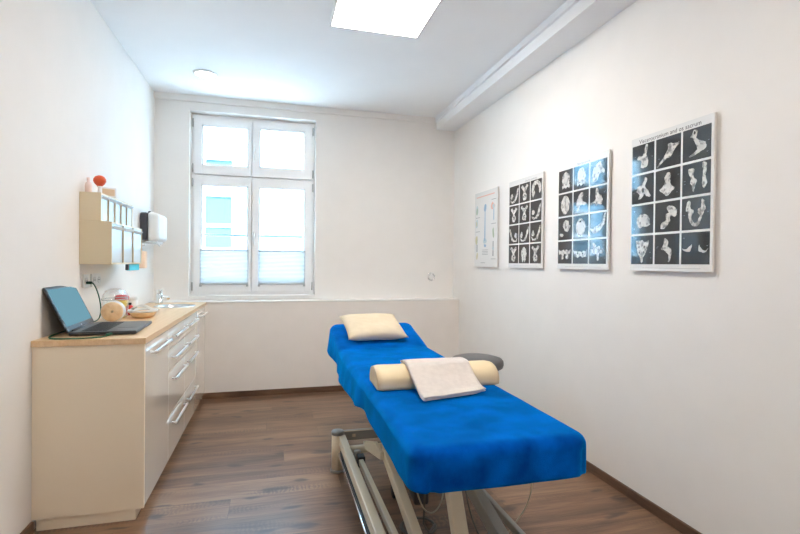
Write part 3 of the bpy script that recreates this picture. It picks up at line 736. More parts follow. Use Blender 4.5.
m = MB(); m.box(0.0001, 0.0009, 0.016, lw-0.016, 0.030, sh-0.016, 0, 0, SM); m.build('screen', 'screen', lid)
m = MB(); mm = SM @ Matrix.Translation((0.0008, lw*0.5, 0.015)) @ Matrix.Rotation(PI/2, 4, 'Y')
m.lathe([(0, 0), (0.006, 0), (0.006, 0.0004), (0, 0.0004)], (0, 0, 0), n=20, mtx=mm); m.build('round_emblem', 'ltgrey', lid)

def cable(name, pts, r, mt, label, cat='cable', group=None, origin=None):
    m = MB(); m.tube(pts, r, 8, 0, True)
    return tag(m.build(name, mt, None, origin or pts[0]), label, cat, group)
zc = WTOP+0.004
t = thing('laptop_charging_cable', (-1.05, 3.17, 1.13), 'green cable looping from the wall socket around behind the laptop', 'cable')
m = MB(); m.tube([(-1.036, 3.172, 1.135), (-1.028, 3.185, 1.120), (-1.030, 3.235, 1.085), (-1.035, 3.300, 1.02), (-1.035, 3.318, 0.950), (-1.04, 3.29, 0.905), (-1.045, 3.19, zc), (-1.05, 3.02, zc), (-1.052, 2.80, zc),
     (-1.045, 2.66, zc), (-1.020, 2.590, zc), (-0.97, 2.565, zc), (-0.90, 2.562, zc), (-0.84, 2.575, zc), (-0.80, 2.60, zc), (-0.782, 2.628, zc+0.004)], 0.0036, 8, 0, True)
m.build('cord', 'green', t)
m = MB(); m.box(-1.0660, -1.036, 3.164, 3.180, 1.126, 1.142, 0, 0.003); m.build('wall_plug', mat('dark_green_plug', srgb(6, 60, 44), 0.45), t)
m = MB(); m.bar((-0.790, 2.615, WTOP+0.0105), (-0.776, 2.644, WTOP+0.0125), 0.012, 0.009, 0, 0.002); m.build('laptop_plug', 'green', t)

# ================================================================== WALL SOCKETS
def socket(y0, y1, z0, z1, label, nout):
    t = thing('wall_socket', (XL, (y0+y1)/2, z0), label, 'socket', 'white sockets above the worktop')
    m = MB(); m.box(XL, XL+0.010, y0, y1, z0, z1, 0, 0.003); m.build('cover_plate', 'white', t)
    w = (y1-y0)/nout
    for k in range(nout):
        cy = y0+w*(k+0.5); cz = (z0+z1)/2
        m = MB(); m.lathe([(0.021, 0.010), (0.024, 0.013), (0.021, 0.0135), (0.019, 0.011), (0.0, 0.0108)], (XL, cy, cz), axis='x', n=24)
        p = m.build('outlet', 'white', t)
        for s_ in (-1, 1):
            h = MB(); h.cyl((XL+0.0105, cy+s_*0.0095, cz), (XL+0.0120, cy+s_*0.0095, cz), 0.003, 8); h.build('pin_hole', 'black', p)
    return t
socket(3.142, 3.218, 1.105, 1.185, 'single white wall socket with the green cable plugged in, above the laptop', 1)
socket(3.270, 3.425, 1.105, 1.185, 'double white wall socket with nothing plugged in, above the laptop', 2)

# ================================================================== TILT-BIN UNITS
def bins(y0, y1, xf, z0, z1, n, label, name='parts_bin_cabinet'):
    t = thing(name, (XL, (y0+y1)/2, z0), label, 'bin cabinet', 'tilt-bin cabinets on the left wall')
    m = MB(); w = 0.010
    m.box(XL+0.0005, xf, y0, y0+w, z0, z1, 0, 0.002); m.box(XL+0.0005, xf, y1-w, y1, z0, z1, 0, 0.002)
    m.box(XL+0.0005, xf-0.004, y0+w, y1-w, z1-w, z1); m.box(XL+0.0005, xf-0.004, y0+w, y1-w, z0, z0+w)
    m.box(XL+0.0005, XL+0.008, y0+w, y1-w, z0+w, z1-w)
    bw = (y1-y0-2*w)/n
    for k in range(1, n): m.box(XL+0.008, xf+0.003, y0+w+k*bw-0.005, y0+w+k*bw+0.005, z0+w, z1-w, 1)
    m.build('housing', ['bin', 'tan'], t)
    H = z1-z0-2*w
    for k in range(n):
        a = y0+w+k*bw+0.006; b_ = a+bw-0.012
        zb = z0+w+0.001; zt_ = z1-w-0.001
        m = MB()
        m.box(xf-0.008, xf-0.004, a, b_, zb, zt_)                            # front
        m.box(xf-0.008-(xf-XL)*0.6, xf-0.008, a, a+0.003, zb, zb+H*0.72); m.box(xf-0.008-(xf-XL)*0.6, xf-0.008, b_-0.003, b_, zb, zb+H*0.72)
        m.box(xf-0.008-(xf-XL)*0.6, xf-0.008, a, b_, zb, zb+0.003)
        m.build('bin', 'binclear', t)
        bn = COL.objects[-1] if False else None
        m = MB()
        m.box(xf-0.02-(xf-XL)*0.5, xf-0.014, a+0.006, b_-0.006, zb+0.004, zb+H*(0.42+0.16*((k*37) % 5)/5))
        m.build('contents', 'paper', t)
        m = MB(); zz = zt_-H*0.10                                            # flared finger lip along the top
        m.prism([(xf-0.004, zz-0.008), (xf+0.010, zz+H*0.04), (xf+0.011, zz+H*0.04+0.003), (xf-0.004, zz-0.002)], 'xz', a, b_)
        m.build('finger_lip', 'binclear', t)
    return t
bins(3.094, 3.753, -0.911, 1.244, 1.494, 3, 'lower beige wall cabinet with three large clear tilting bins')
bins(3.094, 3.730, -0.967, 1.4945, 1.660, 5, 'upper shallower beige wall cabinet with five narrow clear tilting bins')

# things on top of it
t = thing('rubber_bulb', (-1.02, 3.225, 1.66), 'orange rubber bulb on a short white stand on top of the upper bin cabinet', 'rubber bulb')
c = (-1.015, 3.225, 1.660)
m = MB(); m.lathe([(0, 0.0003), (0.024, 0.0003), (0.024, 0.005), (0.012, 0.012), (0.010, 0.045), (0.018, 0.052), (0, 0.053)], c); m.build('stand', 'white', t)
m = MB(); m.lathe([(0, 0.050), (0.012, 0.052), (0.026, 0.066), (0.034, 0.082), (0.033, 0.096), (0.024, 0.110), (0.010, 0.117), (0, 0.118)], c); m.build('bulb', 'orange', t)
t = thing('pump_bottle', (-1.045, 3.13, 1.66), 'pale pink plastic bottle beside the orange bulb on the bin cabinet', 'bottle')
c = (-1.045, 3.135, 1.660)
m = MB(); m.lathe([(0, 0.0003), (0.018, 0.0003), (0.019, 0.04), (0.016, 0.058), (0.007, 0.064), (0.007, 0.072), (0, 0.072)], c); m.build('body', 'pinkish', t)
m = MB(); m.lathe([(0.009, 0.070), (0.009, 0.088), (0, 0.089)], c); m.build('cap', 'pinkish', t)
t = thing('small_picture_frame', (-1.0, 3.32, 1.66), 'tiny cream framed picture behind the orange bulb on the upper bin cabinet', 'picture')
R5 = Matrix.Translation((-1.0, 3.325, 1.6605)) @ Matrix.Rotation(math.radians(-52), 4, 'Z')
m = MB(); m.box(-0.006, 0.006, -0.045, 0.045, 0, 0.060, 0, 0.002, R5); m.build('frame', 'white', t)
m = MB(); m.box(0.0062, 0.0068, -0.035, 0.035, 0.010, 0.050, 0, 0, R5); m.build('picture', mat('tan_picture', srgb(214, 190, 160), 0.6), t)

# cyan tray hanging under
t = thing('cyan_plastic_holder', (-0.97, 3.64, 1.20), 'small bright cyan plastic holder with grey end under the lower bin cabinet', 'holder')
m = MB(); m.box(-0.952, -0.930, 3.530, 3.760, 1.200, 1.2440, 0, 0.004); m.build('body', 'cyan', t)
m = MB(); m.box(-0.950, -0.932, 3.500, 3.529, 1.203, 1.2430, 0, 0.003); m.build('end_piece', 'dgrey', t)

# ================================================================== DISPENSERS
t = thing('paper_towel_dispenser', (XL, 4.51, 1.42), 'white towel dispenser with charcoal back on the left wall near the corner', 'dispenser')
m = MB(); m.box(XL+0.0005, XL+0.060, 4.350, 4.670, 1.440, 1.672, 0, 0.018, seg=4); m.build('back_shell', 'dgrey', t)
bm = roundbox(XL+0.060, XL+0.150, 4.346, 4.674, 1.425, 1.676, 0.030, 0.028, 0.012)
for v in bm.verts:
    f = (v.co.x-(XL+0.06))/0.09
    v.co.z += -0.12*f*f*(v.co.z-1.55)
from_bm(bm).build('front_cover', 'white', t)
m = MB(); m.box(XL+0.03, XL+0.125, 4.40, 4.62, 1.412, 1.430, 0, 0.004); m.build('outlet_slot', 'steel', t)
m = MB(); m.lathe([(0.012, 0), (0.012, 0.012), (0.008, 0.018), (0, 0.019)], (XL+0.055, 4.45, 1.672)); m.build('lock_knob', 'dgrey', t)

t = thing('soap_dispenser', (XL, 4.30, 1.20), 'wall mounted soap bottle with long metal elbow lever, beside the towel dispenser', 'dispenser')
m = MB(); m.box(XL-0.001, XL+0.014, 4.19, 4.27, 1.22, 1.41, 0, 0.003); m.build('bracket', 'white', t)
m = MB(); m.box(XL+0.015, XL+0.085, 4.20, 4.262, 1.205, 1.345, 0, 0.012, seg=3); m.build('bottle', 'soap', t)
m = MB(); m.cyl((XL+0.05, 4.23, 1.346), (XL+0.05, 4.23, 1.385), 0.010, 12); m.box(XL+0.014, XL+0.08, 4.205, 4.255, 1.385, 1.405, 0, 0.004); m.build('pump', 'white', t)
m = MB(); m.tube([(XL+0.05, 4.23, 1.408), (XL+0.11, 4.225, 1.42), (XL+0.165, 4.22, 1.405), (XL+0.185, 4.22, 1.385)], 0.006, 8, 0, True); m.build('elbow_lever', 'steel', t)

# ================================================================== THINGS ON THE WORKTOP
# paper roll, flat face to the room
c = Vector((-0.948, 3.232, WTOP+0.0628)); RR = Matrix.Rotation(math.radians(6), 4, 'Z')
t = thing('paper_tape_roll', (c.x, c.y+0.035, WTOP), 'tan roll with white rim standing on edge behind the laptop', 'roll')
m = MB(); m.lathe([(0.008, 0.001), (0.056, 0.0), (0.059, 0.003), (0.059, 0.068), (0.056, 0.071), (0.008, 0.070), (0.008, 0.001)], c, axis='y', n=40, mtx=RR); m.build('core', 'roll', t)
m = MB(); m.lathe([(0.0592, 0.006), (0.0620, 0.008), (0.0622, 0.075), (0.0592, 0.077)], c, axis='y', n=40, mtx=RR); m.build('outer_wrap', 'white', t)

t = thing('clear_plastic_jar', (-1.0, 3.472, WTOP), 'large clear domed plastic jar standing behind the tan roll', 'jar')
c = (0, 0, 0); JS = Matrix.Diagonal((0.72, 1.33, 1))
m = MB(); m.lathe([(0, 0.0008), (0.086, 0.0008), (0.098, 0.012), (0.101, 0.050), (0.100, 0.110), (0.092, 0.150), (0.075, 0.178), (0.04, 0.192), (0, 0.195)], (-1.000, 3.472, WTOP), n=40, mtx=JS); m.build('body', 'clear', t)
m = MB(); m.lathe([(0.099, 0.122), (0.1005, 0.124), (0.099, 0.127), (0.096, 0.125), (0.099, 0.122)], (-1.000, 3.472, WTOP), n=40, mtx=JS); m.build('rim', 'binclear', t)

t = thing('sharps_container', (-1.03, 3.725, WTOP), 'small yellow container with red lid behind the clear jar', 'container')
c = (-1.030, 3.725, WTOP)
m = MB(); m.lathe([(0, 0.0005), (0.036, 0.0005), (0.042, 0.10), (0, 0.10)], c, n=28); m.build('body', 'yellow', t)
m = MB(); m.lathe([(0.044, 0.098), (0.045, 0.118), (0.036, 0.130), (0.02, 0.134), (0, 0.134)], c, n=28); m.build('lid', 'red', t)
t = thing('red_capped_bottle', (-0.955, 3.625, WTOP), 'small red bottle with black cap between the tan roll and the shallow bowl', 'bottle')
c = (-0.955, 3.625, WTOP)
m = MB(); m.lathe([(0, 0.0005), (0.022, 0.0005), (0.023, 0.058), (0.012, 0.070), (0, 0.070)], c, n=20); m.build('body', 'red', t)
m = MB(); m.lathe([(0.012, 0.069), (0.012, 0.086), (0, 0.087)], c, n=16); m.build('cap', 'black', t)
t = thing('white_jar', (-1.01, 3.90, WTOP), 'white lidded jar at the wall beside the yellow container', 'jar')
c = (-1.010, 3.90, WTOP)
m = MB(); m.lathe([(0, 0.0005), (0.034, 0.0005), (0.036, 0.085), (0, 0.085)], c, n=24); m.build('body', 'white', t)
m = MB(); m.lathe([(0.038, 0.083), (0.038, 0.103), (0.03, 0.108), (0, 0.108)], c, n=24); m.build('lid', 'white', t)

t = thing('shallow_bowl', (-0.832, 3.46, WTOP), 'shallow tan bowl with wide white rim on the worktop near the sink', 'bowl')
c = (-0.832, 3.460, WTOP)
m = MB(); m.lathe([(0, 0.0005), (0.048, 0.0005), (0.066, 0.008), (0.082, 0.040), (0.078, 0.042), (0.06, 0.012), (0, 0.008)], c, n=40); m.build('bowl_body', 'bowl', t)
m = MB(); m.lathe([(0.078, 0.0415), (0.086, 0.038), (0.090, 0.044), (0.089, 0.054), (0.080, 0.050), (0.078, 0.0415)], c, n=40); m.build('rim', 'white', t)
t = thing('folded_paper_towel', (-0.80, 3.49, WTOP+0.05), 'white paper tissue arching over the shallow bowl', 'tissue')
m = MB(); pts = []
for i in range(15):
    u = i/14; pts.append((u, -0.910+0.155*u, WTOP+0.057+0.034*math.sin(PI*min(1, u*1.15))**0.8*(1-0.35*u)))
rows = []
for j in range(7):
    v = j/6; rows.append([m.bm.verts.new((x+0.012*v, 3.430+0.060*v, z-0.012*(v-0.5)**2*4+0.003*math.sin(9*u+v*6))) for (u, x, z) in pts])
for A, B in zip(rows, rows[1:]):
    for k in range(14): m.bm.faces.new((A[k], A[k+1], B[k+1], B[k]))
m._new(0, 0, True)
bmesh.ops.solidify(m.bm, geom=m.bm.faces[:], thickness=0.002)
m.build('tissue_sheet', 'paper', t)

# ================================================================== BACK WALL BUTTON
t = thing('wall_button', (1.636, YB, 1.125), 'small round chrome wall button on the back wall right of the window', 'wall button')
m = MB(); RYB = Matrix.Rotation(0, 4, 'X')
m.lathe([(0, 0.0), (0.044, 0.0), (0.046, -0.008), (0.040, -0.020), (0.031, -0.020), (0.030, -0.012), (0, -0.012)], (1.636, YB, 1.125), axis='y', n=36); m.build('bezel', 'chrome', t)
m = MB(); m.lathe([(0.029, -0.012), (0.029, -0.020), (0.022, -0.024), (0, -0.025)], (1.636, YB, 1.125), axis='y', n=32); m.build('knob', 'white', t)

# ================================================================== TREATMENT TABLE
BX0, BX1, BY0, BY1, BZT, BZB = 0.410, 1.036, 1.352, 3.560, 0.702, 0.572
PR = 0.062
def lift(y):                     # head section rises towards the far end
    d = max(0.0, y-3.05); return 0.24*(d-0.03) if d > 0.06 else 0.24*d*d/0.12
def ss(a, b, x):
    t = min(1, max(0, (x-a)/(b-a))); return t*t*(3-2*t)
t = thing('treatment_table', (0.745, 2.3, 0), 'height-adjustable treatment table with beige steel frame under the blue sheet', 'treatment table')
def shaped(bm):
    for v in bm.verts: v.co.z += lift(v.co.y)
    return bm
from_bm(shaped(roundbox(BX0+0.014, BX1-0.014, BY0+0.014, 3.055, 0.615, BZT-0.008, 0.055, 0.030, 0.04))).build('body_pad', 'pad', t)
from_bm(shaped(roundbox(BX0+0.014, BX1-0.014, 3.065, BY1-0.014, 0.615, BZT-0.008, 0.05, 0.030, 0.04))).build('head_pad', 'pad', t)
m = MB()
for x in (0.50, 0.985): m.bar((x, 1.44, 0.592), (x, 3.04, 0.592), 0.05, 0.04, 0, 0.004)
for y in (1.50, 1.95, 2.45, 2.98): m.bar((0.50, y, 0.590), (0.985, y, 0.590), 0.04, 0.035, 0, 0.004)
m.build('upper_frame', 'frame', t)
for x in (0.52, 0.965):
    m = MB(); m.bar((x, 3.06, 0.594), (x, 3.5, 0.594+lift(3.5)), 0.03, 0.03); m.build('head_support', 'frame', t)
# base
RXL, RXR, RZ0 = 0.408, 1.000, 0.195
for x in (RXL, RXR):
    z = RZ0 if x == RXL else 0.145
    m = MB(); m.bar((x, 1.20, z), (x, 2.86, z), 0.042 if x == RXL else 0.026, 0.060 if x == RXL else 0.034, 0, 0.005); m.build('base_rail', 'frame' if x == RXL else 'frame2', t)
m = MB(); m.bar((0.40, 2.925, 0.195), (1.01, 2.925, 0.195), 0.035, 0.060, 0, 0.004)
m.box(0.480, 0.500, 2.904, 2.9065, 0.188, 0.206, 1); m.build('rear_cross_beam', ['frame', 'frame2'], t)
m = MB(); m.cyl((RXL+0.01, 2.74, 0.175), (RXR-0.01, 2.74, 0.175), 0.023, 20); m.build('cross_tube', 'frame', t)
m = MB(); m.bar((RXL, 1.30, 0.19), (RXR, 1.30, 0.19), 0.05, 0.05, 0, 0.004); m.build('front_cross_beam', 'frame', t)
for x in (0.385, 1.020):
    for y in (2.875, 1.20):
        m = MB(); m.lathe([(0, 0.012), (0.037, 0.012), (0.036, 0.225), (0, 0.225)], (x, y, 0), n=32); leg = m.build('leg', 'frame', t)
        m = MB(); m.lathe([(0, 0.0), (0.044, 0.0), (0.043, 0.012), (0.039, 0.016), (0, 0.016)], (x, y, 0), n=32); m.build('foot', 'capgrey', leg)
        m = MB(); m.lathe([(0.039, 0.225), (0.039, 0.240), (0.034, 0.247), (0, 0.249)], (x, y, 0), n=32); m.build('cap', 'capgrey', leg)
# foot-switch rod along the left rail
m = MB(); m.tube([(0.377, 2.74, 0.158), (0.377, 1.25, 0.150)], 0.0065, 10); rod = m.build('foot_switch_rod', 'chrome', t)
m = MB(); m.box(0.3815, 0.3865, 1.25, 2.74, 0.145, 0.173); m.build('rubber_strip', 'black', rod)
# inner rod with its bracket post
m = MB(); m.lathe([(0, 0.095), (0.020, 0.095), (0.020, 0.200), (0, 0.200)], (0.468, 2.655, 0), n=20); br = m.build('bracket_post', 'frame2', t)
m = MB(); m.box(0.460, 0.500, 2.575, 2.640, 0.135, 0.192, 0, 0.004); m.build('bracket_block', 'black', br)
m = MB(); m.bar((0.476, 2.60, 0.165), (0.470, 1.25, 0.200), 0.026, 0.032, 0, 0.003); m.build('linkage_rod', 'frame', t)
# scissor arms
m = MB(); m.bar((0.560, 2.33, 0.305), (0.560, 1.28, 0.045), 0.040, 0.060, 0, 0.005); m.build('lifting_arm', 'frame', t)
m = MB(); m.prism([(2.76, 0.172), (2.76, 0.212), (2.45, 0.322), (2.30, 0.325), (2.30, 0.285), (2.58, 0.215)], 'yz', 0.523, 0.538); m.build('gusset_plate', 'frame', t)
m = MB(); m.bar((0.560, 2.33, 0.28), (0.560, 2.34, 0.575), 0.036, 0.05, 0, 0.004); m.build('rear_post', 'frame', t)
m = MB(); m.bar((0.722, 1.960, 0.575), (0.718, 1.640, 0.04), 0.060, 0.050, 0, 0.006, up=(0, 1, 0)); m.build('lifting_column', 'frame', t)
m = MB(); m.bar((0.850, 2.33, 0.392), (0.850, 1.28, 0.130), 0.045, 0.066, 0, 0.005); m.build('lifting_arm', 'frame2', t)
m = MB(); m.cyl((0.56, 1.34, 0.10), (0.85, 1.34, 0.10), 0.018, 16); m.build('pivot_tube', 'frame2', t)
m = MB(); m.bar((0.660, 2.05, 0.20), (0.700, 2.45, 0.20), 0.07, 0.07, 0, 0.01); m.cyl((0.700, 2.45, 0.20), (0.72, 2.70, 0.20), 0.018, 16)
m.build('lifting_motor', 'dgrey', t)
# retractable castor
m = MB(); m.lathe([(0, -0.012), (0.034, -0.012), (0.038, -0.008), (0.038, 0.008), (0.034, 0.012), (0, 0.012)], (0.640, 2.47, 0.0385), axis='x', n=28)
ca = m.build('castor', 'black', t)
m = MB(); m.bar((0.640, 2.47, 0.060), (0.640, 2.74, 0.165), 0.024, 0.02, 0, 0.003); m.build('fork', 'frame2', ca)

# ------------------------------------------------------------------ blue velour sheet
bm = roundbox(BX0, BX1, BY0, BY1, BZB, BZT, PR, 0.040, 0.0135, True)
for v in bm.verts:
    p = v.co
    cx = (BX0+BX1)/2
    # outward direction of the outline
    q = Vector((min(max(p.x, BX0+PR), BX1-PR), min(max(p.y, BY0+PR), BY1-PR)))
    d = Vector((p.x, p.y))-q; c_ = d.length
    out = d.normalized() if c_ > 1e-6 else Vector((0, 0))
    k = 1-(p.z-BZB)/(BZT-BZB); k = max(0, min(1, k))
    rim = ss(0.025, 0.060, c_)
    y = p.y
    n1 = noise.noise(Vector((p.x*3.5, p.y*3.5, 1.7))); n2 = noise.noise(Vector((p.x*9, p.y*9, p.z*5)))
    n3 = noise.noise(Vector((p.x*22, p.y*22, 4.0)))
    amp = 0.5+0.9*ss(2.0, 3.2, y)
    flare = rim*k*(0.004+amp*(0.011*n1+0.006*n2))
    left = 1.0 if out.x < -0.5 else 0.0
    flare += left*rim*k*(0.020*math.exp(-((y-2.75)/0.28)**2)+0.010*math.exp(-((y-2.30)/0.10)**2)-0.012*math.exp(-((y-2.18)/0.07)**2) + 0.018*ss(3.1, 3.5, y))
    fold = 1.8*math.exp(-((p.x-BX0-0.060)/0.010)**2)*ss(BY0+0.10, BY0+0.02, y)         # tucked corner, front left
    fold2 = math.exp(-((p.x-BX1+0.035)/0.010)**2)*ss(BY0+0.10, BY0+0.02, y)
    flare -= rim*ss(0.1, 0.5, k)*(0.010*fold+0.008*fold2)
    v.co.x += out.x*flare; v.co.y += out.y*flare
    top = 1-rim*0.6
    v.co.z += top*(0.0022*n1+0.0012*n2+0.0006*n3)*(1-k) + lift(y)
    # uneven hem
    if k > 0.3:
        hem = 0.008*noise.noise(Vector((p.x*2.2, p.y*2.0, 9.0)))
        hem -= left*(0.016*ss(2.2, 2.35, y)*ss(3.3, 2.9, y)); hem -= 0.055*ss(3.1, 3.5, y)
        v.co.z += hem*k
    # small wrinkles where head section folds
    v.co.z += 0.004*math.exp(-((y-3.08)/0.03)**2)*(1-k)*math.sin(p.x*23)*0.4
sm_ = from_bm(bm)
bmesh.ops.recalc_face_normals(bm, faces=bm.faces[:])
bmesh.ops.solidify(bm, geom=bm.faces[:], thickness=0.0035)
for f in bm.faces: f.smooth = True
tag(sm_.build('fitted_sheet', 'velour', None, (0.745, 2.3, BZB)), 'royal blue velour fitted sheet stretched over the treatment table', 'bed sheet')

# ------------------------------------------------------------------ pillow
def make_pillow(w, d, h, mtx, name, label):
    bm = bmesh.new(); n = 30
    for side in (1, -1):
        g = [[None]*(n+1) for _ in range(n+1)]
        for i in range(n+1):
            for j in range(n+1):
                u, v = i/n*2-1, j/n*2-1
                prof = max(0, (1-u**4)*(1-v**4))**0.55
                pin = 1-0.07*(1-(abs(u))**2.5)*abs(v)**4; pin2 = 1-0.06*(1-abs(v)**2.5)*abs(u)**4
                x = u*w/2*pin2; y = v*d/2*pin
                z = side*h/2*prof*(1+0.10*noise.noise(Vector((u*2, v*2, side*3))))
                z += 0.003*noise.noise(Vector((u*7, v*7, side)))*prof
                g[i][j] = bm.verts.new((x, y, z))
        for i in range(n):
            for j in range(n):
                q = (g[i][j], g[i+1][j], g[i+1][j+1], g[i][j+1]); bm.faces.new(q if side > 0 else q[::-1])
    bmesh.ops.remove_doubles(bm, verts=bm.verts[:], dist=0.0005)
    bmesh.ops.transform(bm, matrix=mtx, verts=bm.verts[:])
    for f in bm.faces: f.smooth = True
    return tag(from_bm(bm).build(name, 'pillowc', None, mtx.translation), label, 'pillow')
pm = Matrix.Translation((0.683, 3.290, 0.818)) @ Matrix.Rotation(math.radians(4.5), 4, 'Z') @ Matrix.Rotation(math.radians(21), 4, 'X')
make_pillow(0.425, 0.34, 0.095, pm, 'pillow', 'small cream rectangular pillow at the raised head end of the blue table')

# ------------------------------------------------------------------ half-round bolster
bm = bmesh.new(); R_ = 0.108; y0 = 2.028; xs = (0.450, 1.034)
prof = []
for i in range(25):
    a = PI*i/24; prof.append((y0+R_-R_*math.cos(a), 0.014+0.076*math.sin(a)**0.8))
prof = [(y0+0.004, 0.0)] + prof + [(y0+2*R_-0.004, 0.0)]
nseg = 26; rings = []
for s in range(nseg+1):
    u = s/nseg; x = xs[0]+(xs[1]-xs[0])*u
    e = min(u, 1-u)*(xs[1]-xs[0]); sc = 1-0.09*max(0, 1-e/0.02)**2
    rings.append([bm.verts.new((x, y0+R_+(y-y0-R_)*sc, BZT+0.0015+0.04+(z-0.04)*sc if z > 0.001 else BZT+0.0015+0.002*(1-sc)*10)) for y, z in prof])
for A, B in zip(rings, rings[1:]):
    for k in range(len(prof)): bm.faces.new((A[k], A[(k+1) % len(prof)], B[(k+1) % len(prof)], B[k]))
bm.faces.new(rings[0][::-1]); bm.faces.new(rings[-1])
for f in bm.faces: f.smooth = len(f.verts) == 4
bmesh.ops.rotate(bm, cent=(0.755, 2.16, 0), matrix=Matrix.Rotation(math.radians(-1.0), 3, 'Z'), verts=bm.verts[:])
tag(from_bm(bm).build('half_round_bolster', 'cushion', None, (0.755, 2.158, BZT)), 'cream half-round bolster lying across the middle of the blue sheet', 'bolster')

# ------------------------------------------------------------------ towel draped over it
def arc_profile(off):
    P = []
    c0, cz = y0+R_, BZT+0.0015+0.014
    for i in range(15):                                     # from behind the crest over to the front shoulder
        a = math.radians(48+(128-48)*i/14)
        P.append((c0+(R_+off)*math.cos(a), cz+0.076*math.sin(a)**0.8+off))
    y1, z1 = P[-1]
    for f in (0.25, 0.5, 0.75):                             # free hanging span down to the sheet
        P.append((y1+(1.905-y1)*f, z1+(BZT+0.012+off-z1)*f-0.006*math.sin(PI*f)+0.004*f))
    P += [(1.895, BZT+0.010+off), (1.868, BZT+0.006+off), (1.838, BZT+0.005+off)]
    return catmull([Vector((a, b_, 0)) for a, b_ in P], 3)
bm = bmesh.new()
m = from_bm(bm)
for layer, (o0, o1, ex) in enumerate(((0.002, 0.0090, 0.0), (0.0108, 0.0185, 0.010))):
    lo, hi = arc_profile(o0), arc_profile(o1)
    N = len(lo); nx = 28; G = []
    for s in range(nx+1):
        u = s/nx; ring_ = []
        ce = min(u, 1-u)*0.33; pinch = 1-0.55*max(0, 1-ce/0.010)**2
        for src, sg in ((lo, 1), (hi, -1)):
            rr = []
            for k in range(N):
                a, b_ = src[k], (hi if src is lo else lo)[k]
                mid = (a+b_)/2; p = mid+(a-mid)*pinch
                f = k/(N-1)
                xc = 0.588+0.305*u + 0.010*(1-f) + 0.004*f + (0.012 if layer else 0)*0.0
                yy = p.x - 0.012*(1-u)*ss(0.6, 1, f) + 0.055*u*ss(0.55, 1, f) - ex*0.3*ss(0.9, 1, f)
                zz = p.y + 0.0016*noise.noise(Vector((u*5, f*7, layer))) + 0.006*ss(0.75, 1, f)*math.exp(-((u-0.97)/0.10)**2)
                rr.append((xc, yy, zz))
            ring_ += rr if sg > 0 else rr[::-1]
        G.append([bm.verts.new(p) for p in ring_])
    for A, B in zip(G, G[1:]):
        n_ = len(A)
        for k in range(n_): bm.faces.new((A[k], A[(k+1) % n_], B[(k+1) % n_], B[k]))
    bm.faces.new(G[0][::-1]); bm.faces.new(G[-1])
for f in bm.faces: f.smooth = len(f.verts) == 4
tag(m.build('folded_towel', 'towel', None, (0.755, 2.0, BZT)), 'folded white terry towel draped over the cream bolster onto the blue sheet', 'towel')

# ================================================================== STOOL
sx, sy = 1.415, 3.135
t = thing('swivel_stool', (sx, sy, 0), 'round dark grey padded swivel stool between the table and the right wall', 'stool')
m = MB(); m.lathe([(0, 0.525), (0.165, 0.525), (0.182, 0.535), (0.188, 0.555), (0.186, 0.578), (0.175, 0.592), (0.14, 0.602), (0.07, 0.607), (0, 0.608)], (sx, sy, 0), n=48); m.build('seat', 'stool', t)
m = MB(); m.lathe([(0, 0.505), (0.12, 0.505), (0.14, 0.525), (0, 0.525)], (sx, sy, 0), n=32); m.build('seat_plate', 'black', t)
m = MB(); m.lathe([(0.028, 0.08), (0.028, 0.30), (0.016, 0.305), (0.016, 0.505), (0, 0.505)], (sx, sy, 0), n=20); m.build('gas_lift_column', 'chrome', t)
for k in range(5):
    a = 2*PI*k/5+0.3; ex_, ey_ = sx+0.24*math.cos(a), sy+0.24*math.sin(a)
    m = MB(); m.bar((sx+0.02*math.cos(a), sy+0.02*math.sin(a), 0.095), (ex_, ey_, 0.072), 0.035, 0.022, 0, 0.004); leg = m.build('base_leg', 'chrome', t)
    m = MB(); m.lathe([(0, -0.018), (0.022, -0.018), (0.0255, -0.014), (0.0255, 0.014), (0.022, 0.018), (0, 0.018)], (ex_, ey_, 0.0265), axis='x', n=20)
    m.cyl((ex_, ey_, 0.03), (ex_, ey_, 0.068), 0.006, 10); m.build('castor', 'black', leg)

# ================================================================== CABLES UNDER THE TABLE
pts = []
for i in range(60*4):
    a = 2*PI*i/60
    rr = 0.078+0.016*noise.noise(Vector((i*0.05, 0, 0)))
    pts.append((0.675+rr*1.05*math.cos(a), 2.150+rr*math.sin(a), 0.006+0.010*(i/240)+0.012*abs(noise.noise(Vector((i*0.09, 3, 0))))))
pts += [(0.70, 2.06, 0.03), (0.66, 2.02, 0.10), (0.66, 2.00, 0.30), (0.68, 2.04, 0.50), (0.68, 2.05, 0.568)]
m = MB(); m.tube([Vector(p) for p in pts], 0.0042, 7)
tag(m.build('coiled_power_cable', 'cable_dark', None, (0.655, 2.215, 0)), 'dark grey cable coiled on the floor under the treatment table', 'cable')
cable('control_cable', [(1.02, 1.90, 0.575), (1.085, 1.88, 0.46), (1.120, 1.88, 0.30), (1.108, 1.90, 0.19), (1.045, 1.90, 0.105), (0.985, 1.88, 0.060), (0.94, 1.80, 0.060)], 0.0035, 'cable',
      'thin beige cable hanging in an arc at the right side under the table')
cable('control_cable', [(0.752, 2.04, 0.575), (0.758, 2.03, 0.30), (0.742, 2.01, 0.20), (0.700, 2.0, 0.155), (0.650, 1.99, 0.185), (0.615, 2.0, 0.28), (0.600, 2.05, 0.40), (0.60, 2.05, 0.575)], 0.0035, 'cable',
      'thin beige cable loop hanging beside the coiled cable under the table')
cable('control_cable', [(0.715, 1.72, 0.575), (0.740, 1.72, 0.35), (0.790, 1.71, 0.20), (0.850, 1.70, 0.125), (0.90, 1.66, 0.11)], 0.0032, 'cable_dark',
      'thin dark cable crossing in front of the central lifting column')

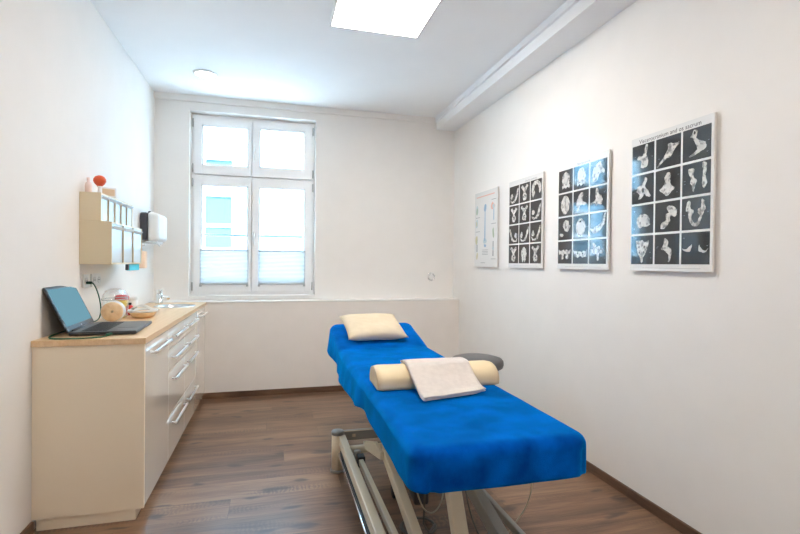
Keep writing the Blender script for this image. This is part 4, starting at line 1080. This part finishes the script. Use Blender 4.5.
# ================================================================== LIGHT
w = bpy.data.worlds.new('sky'); SC.world = w; w.use_nodes = True
bg = w.node_tree.nodes['Background']; bg.inputs[0].default_value = (0.42, 0.74, 1.0, 1); bg.inputs[1].default_value = 5.0
sun = bpy.data.lights.new('sun', 'SUN'); sun.energy = 20.0; sun.angle = math.radians(2); sun.color = (0.88, 0.95, 1.0)
so = bpy.data.objects.new('sun', sun); COL.objects.link(so); so.rotation_euler = (math.radians(31), 0, math.radians(-12)); so.location = (0, -6, 12)
po = bpy.data.lights.new('window_portal', 'AREA'); po.shape = 'RECTANGLE'; po.size = 1.17; po.size_y = 1.75; po.cycles.is_portal = True
pp = bpy.data.objects.new('window_portal', po); COL.objects.link(pp); pp.location = (-0.188, 5.10, 1.815); pp.rotation_euler = (math.radians(-90), 0, 0)

# ================================================================== CAMERA
YAW, PITCH, ROLL, FPX = 0.2605883481639121, -0.008303381514386688, 0.010365504070099434, 473.7859357898678
f = Vector((math.sin(YAW)*math.cos(PITCH), math.cos(YAW)*math.cos(PITCH), math.sin(PITCH)))
r = Vector((math.cos(YAW), -math.sin(YAW), 0)); u = r.cross(f)
c_, s_ = math.cos(ROLL), math.sin(ROLL)
r2 = r*c_+u*s_; u2 = u*c_-r*s_; bk = -f
cam = bpy.data.cameras.new('camera'); cam.sensor_width = 36; cam.sensor_fit = 'HORIZONTAL'; cam.lens = FPX*36/800; cam.clip_start = 0.02
co = bpy.data.objects.new('camera', cam); COL.objects.link(co)
co.matrix_world = Matrix(((r2.x, u2.x, bk.x, 0), (r2.y, u2.y, bk.y, 0), (r2.z, u2.z, bk.z, CAMZ), (0, 0, 0, 1)))
SC.camera = co

# ================================================================== RENDER LOOK
SC.view_settings.view_transform = 'Standard'; SC.view_settings.look = 'None'
SC.view_settings.exposure = 1.25; SC.view_settings.gamma = 1.0; SC.view_settings.use_curve_mapping = False
cy = SC.cycles
cy.use_denoising = True
try: cy.denoiser = 'OPENIMAGEDENOISE'
except Exception: pass
cy.max_bounces = 14; cy.diffuse_bounces = 8; cy.glossy_bounces = 5; cy.transparent_max_bounces = 12
cy.sample_clamp_indirect = 12.0
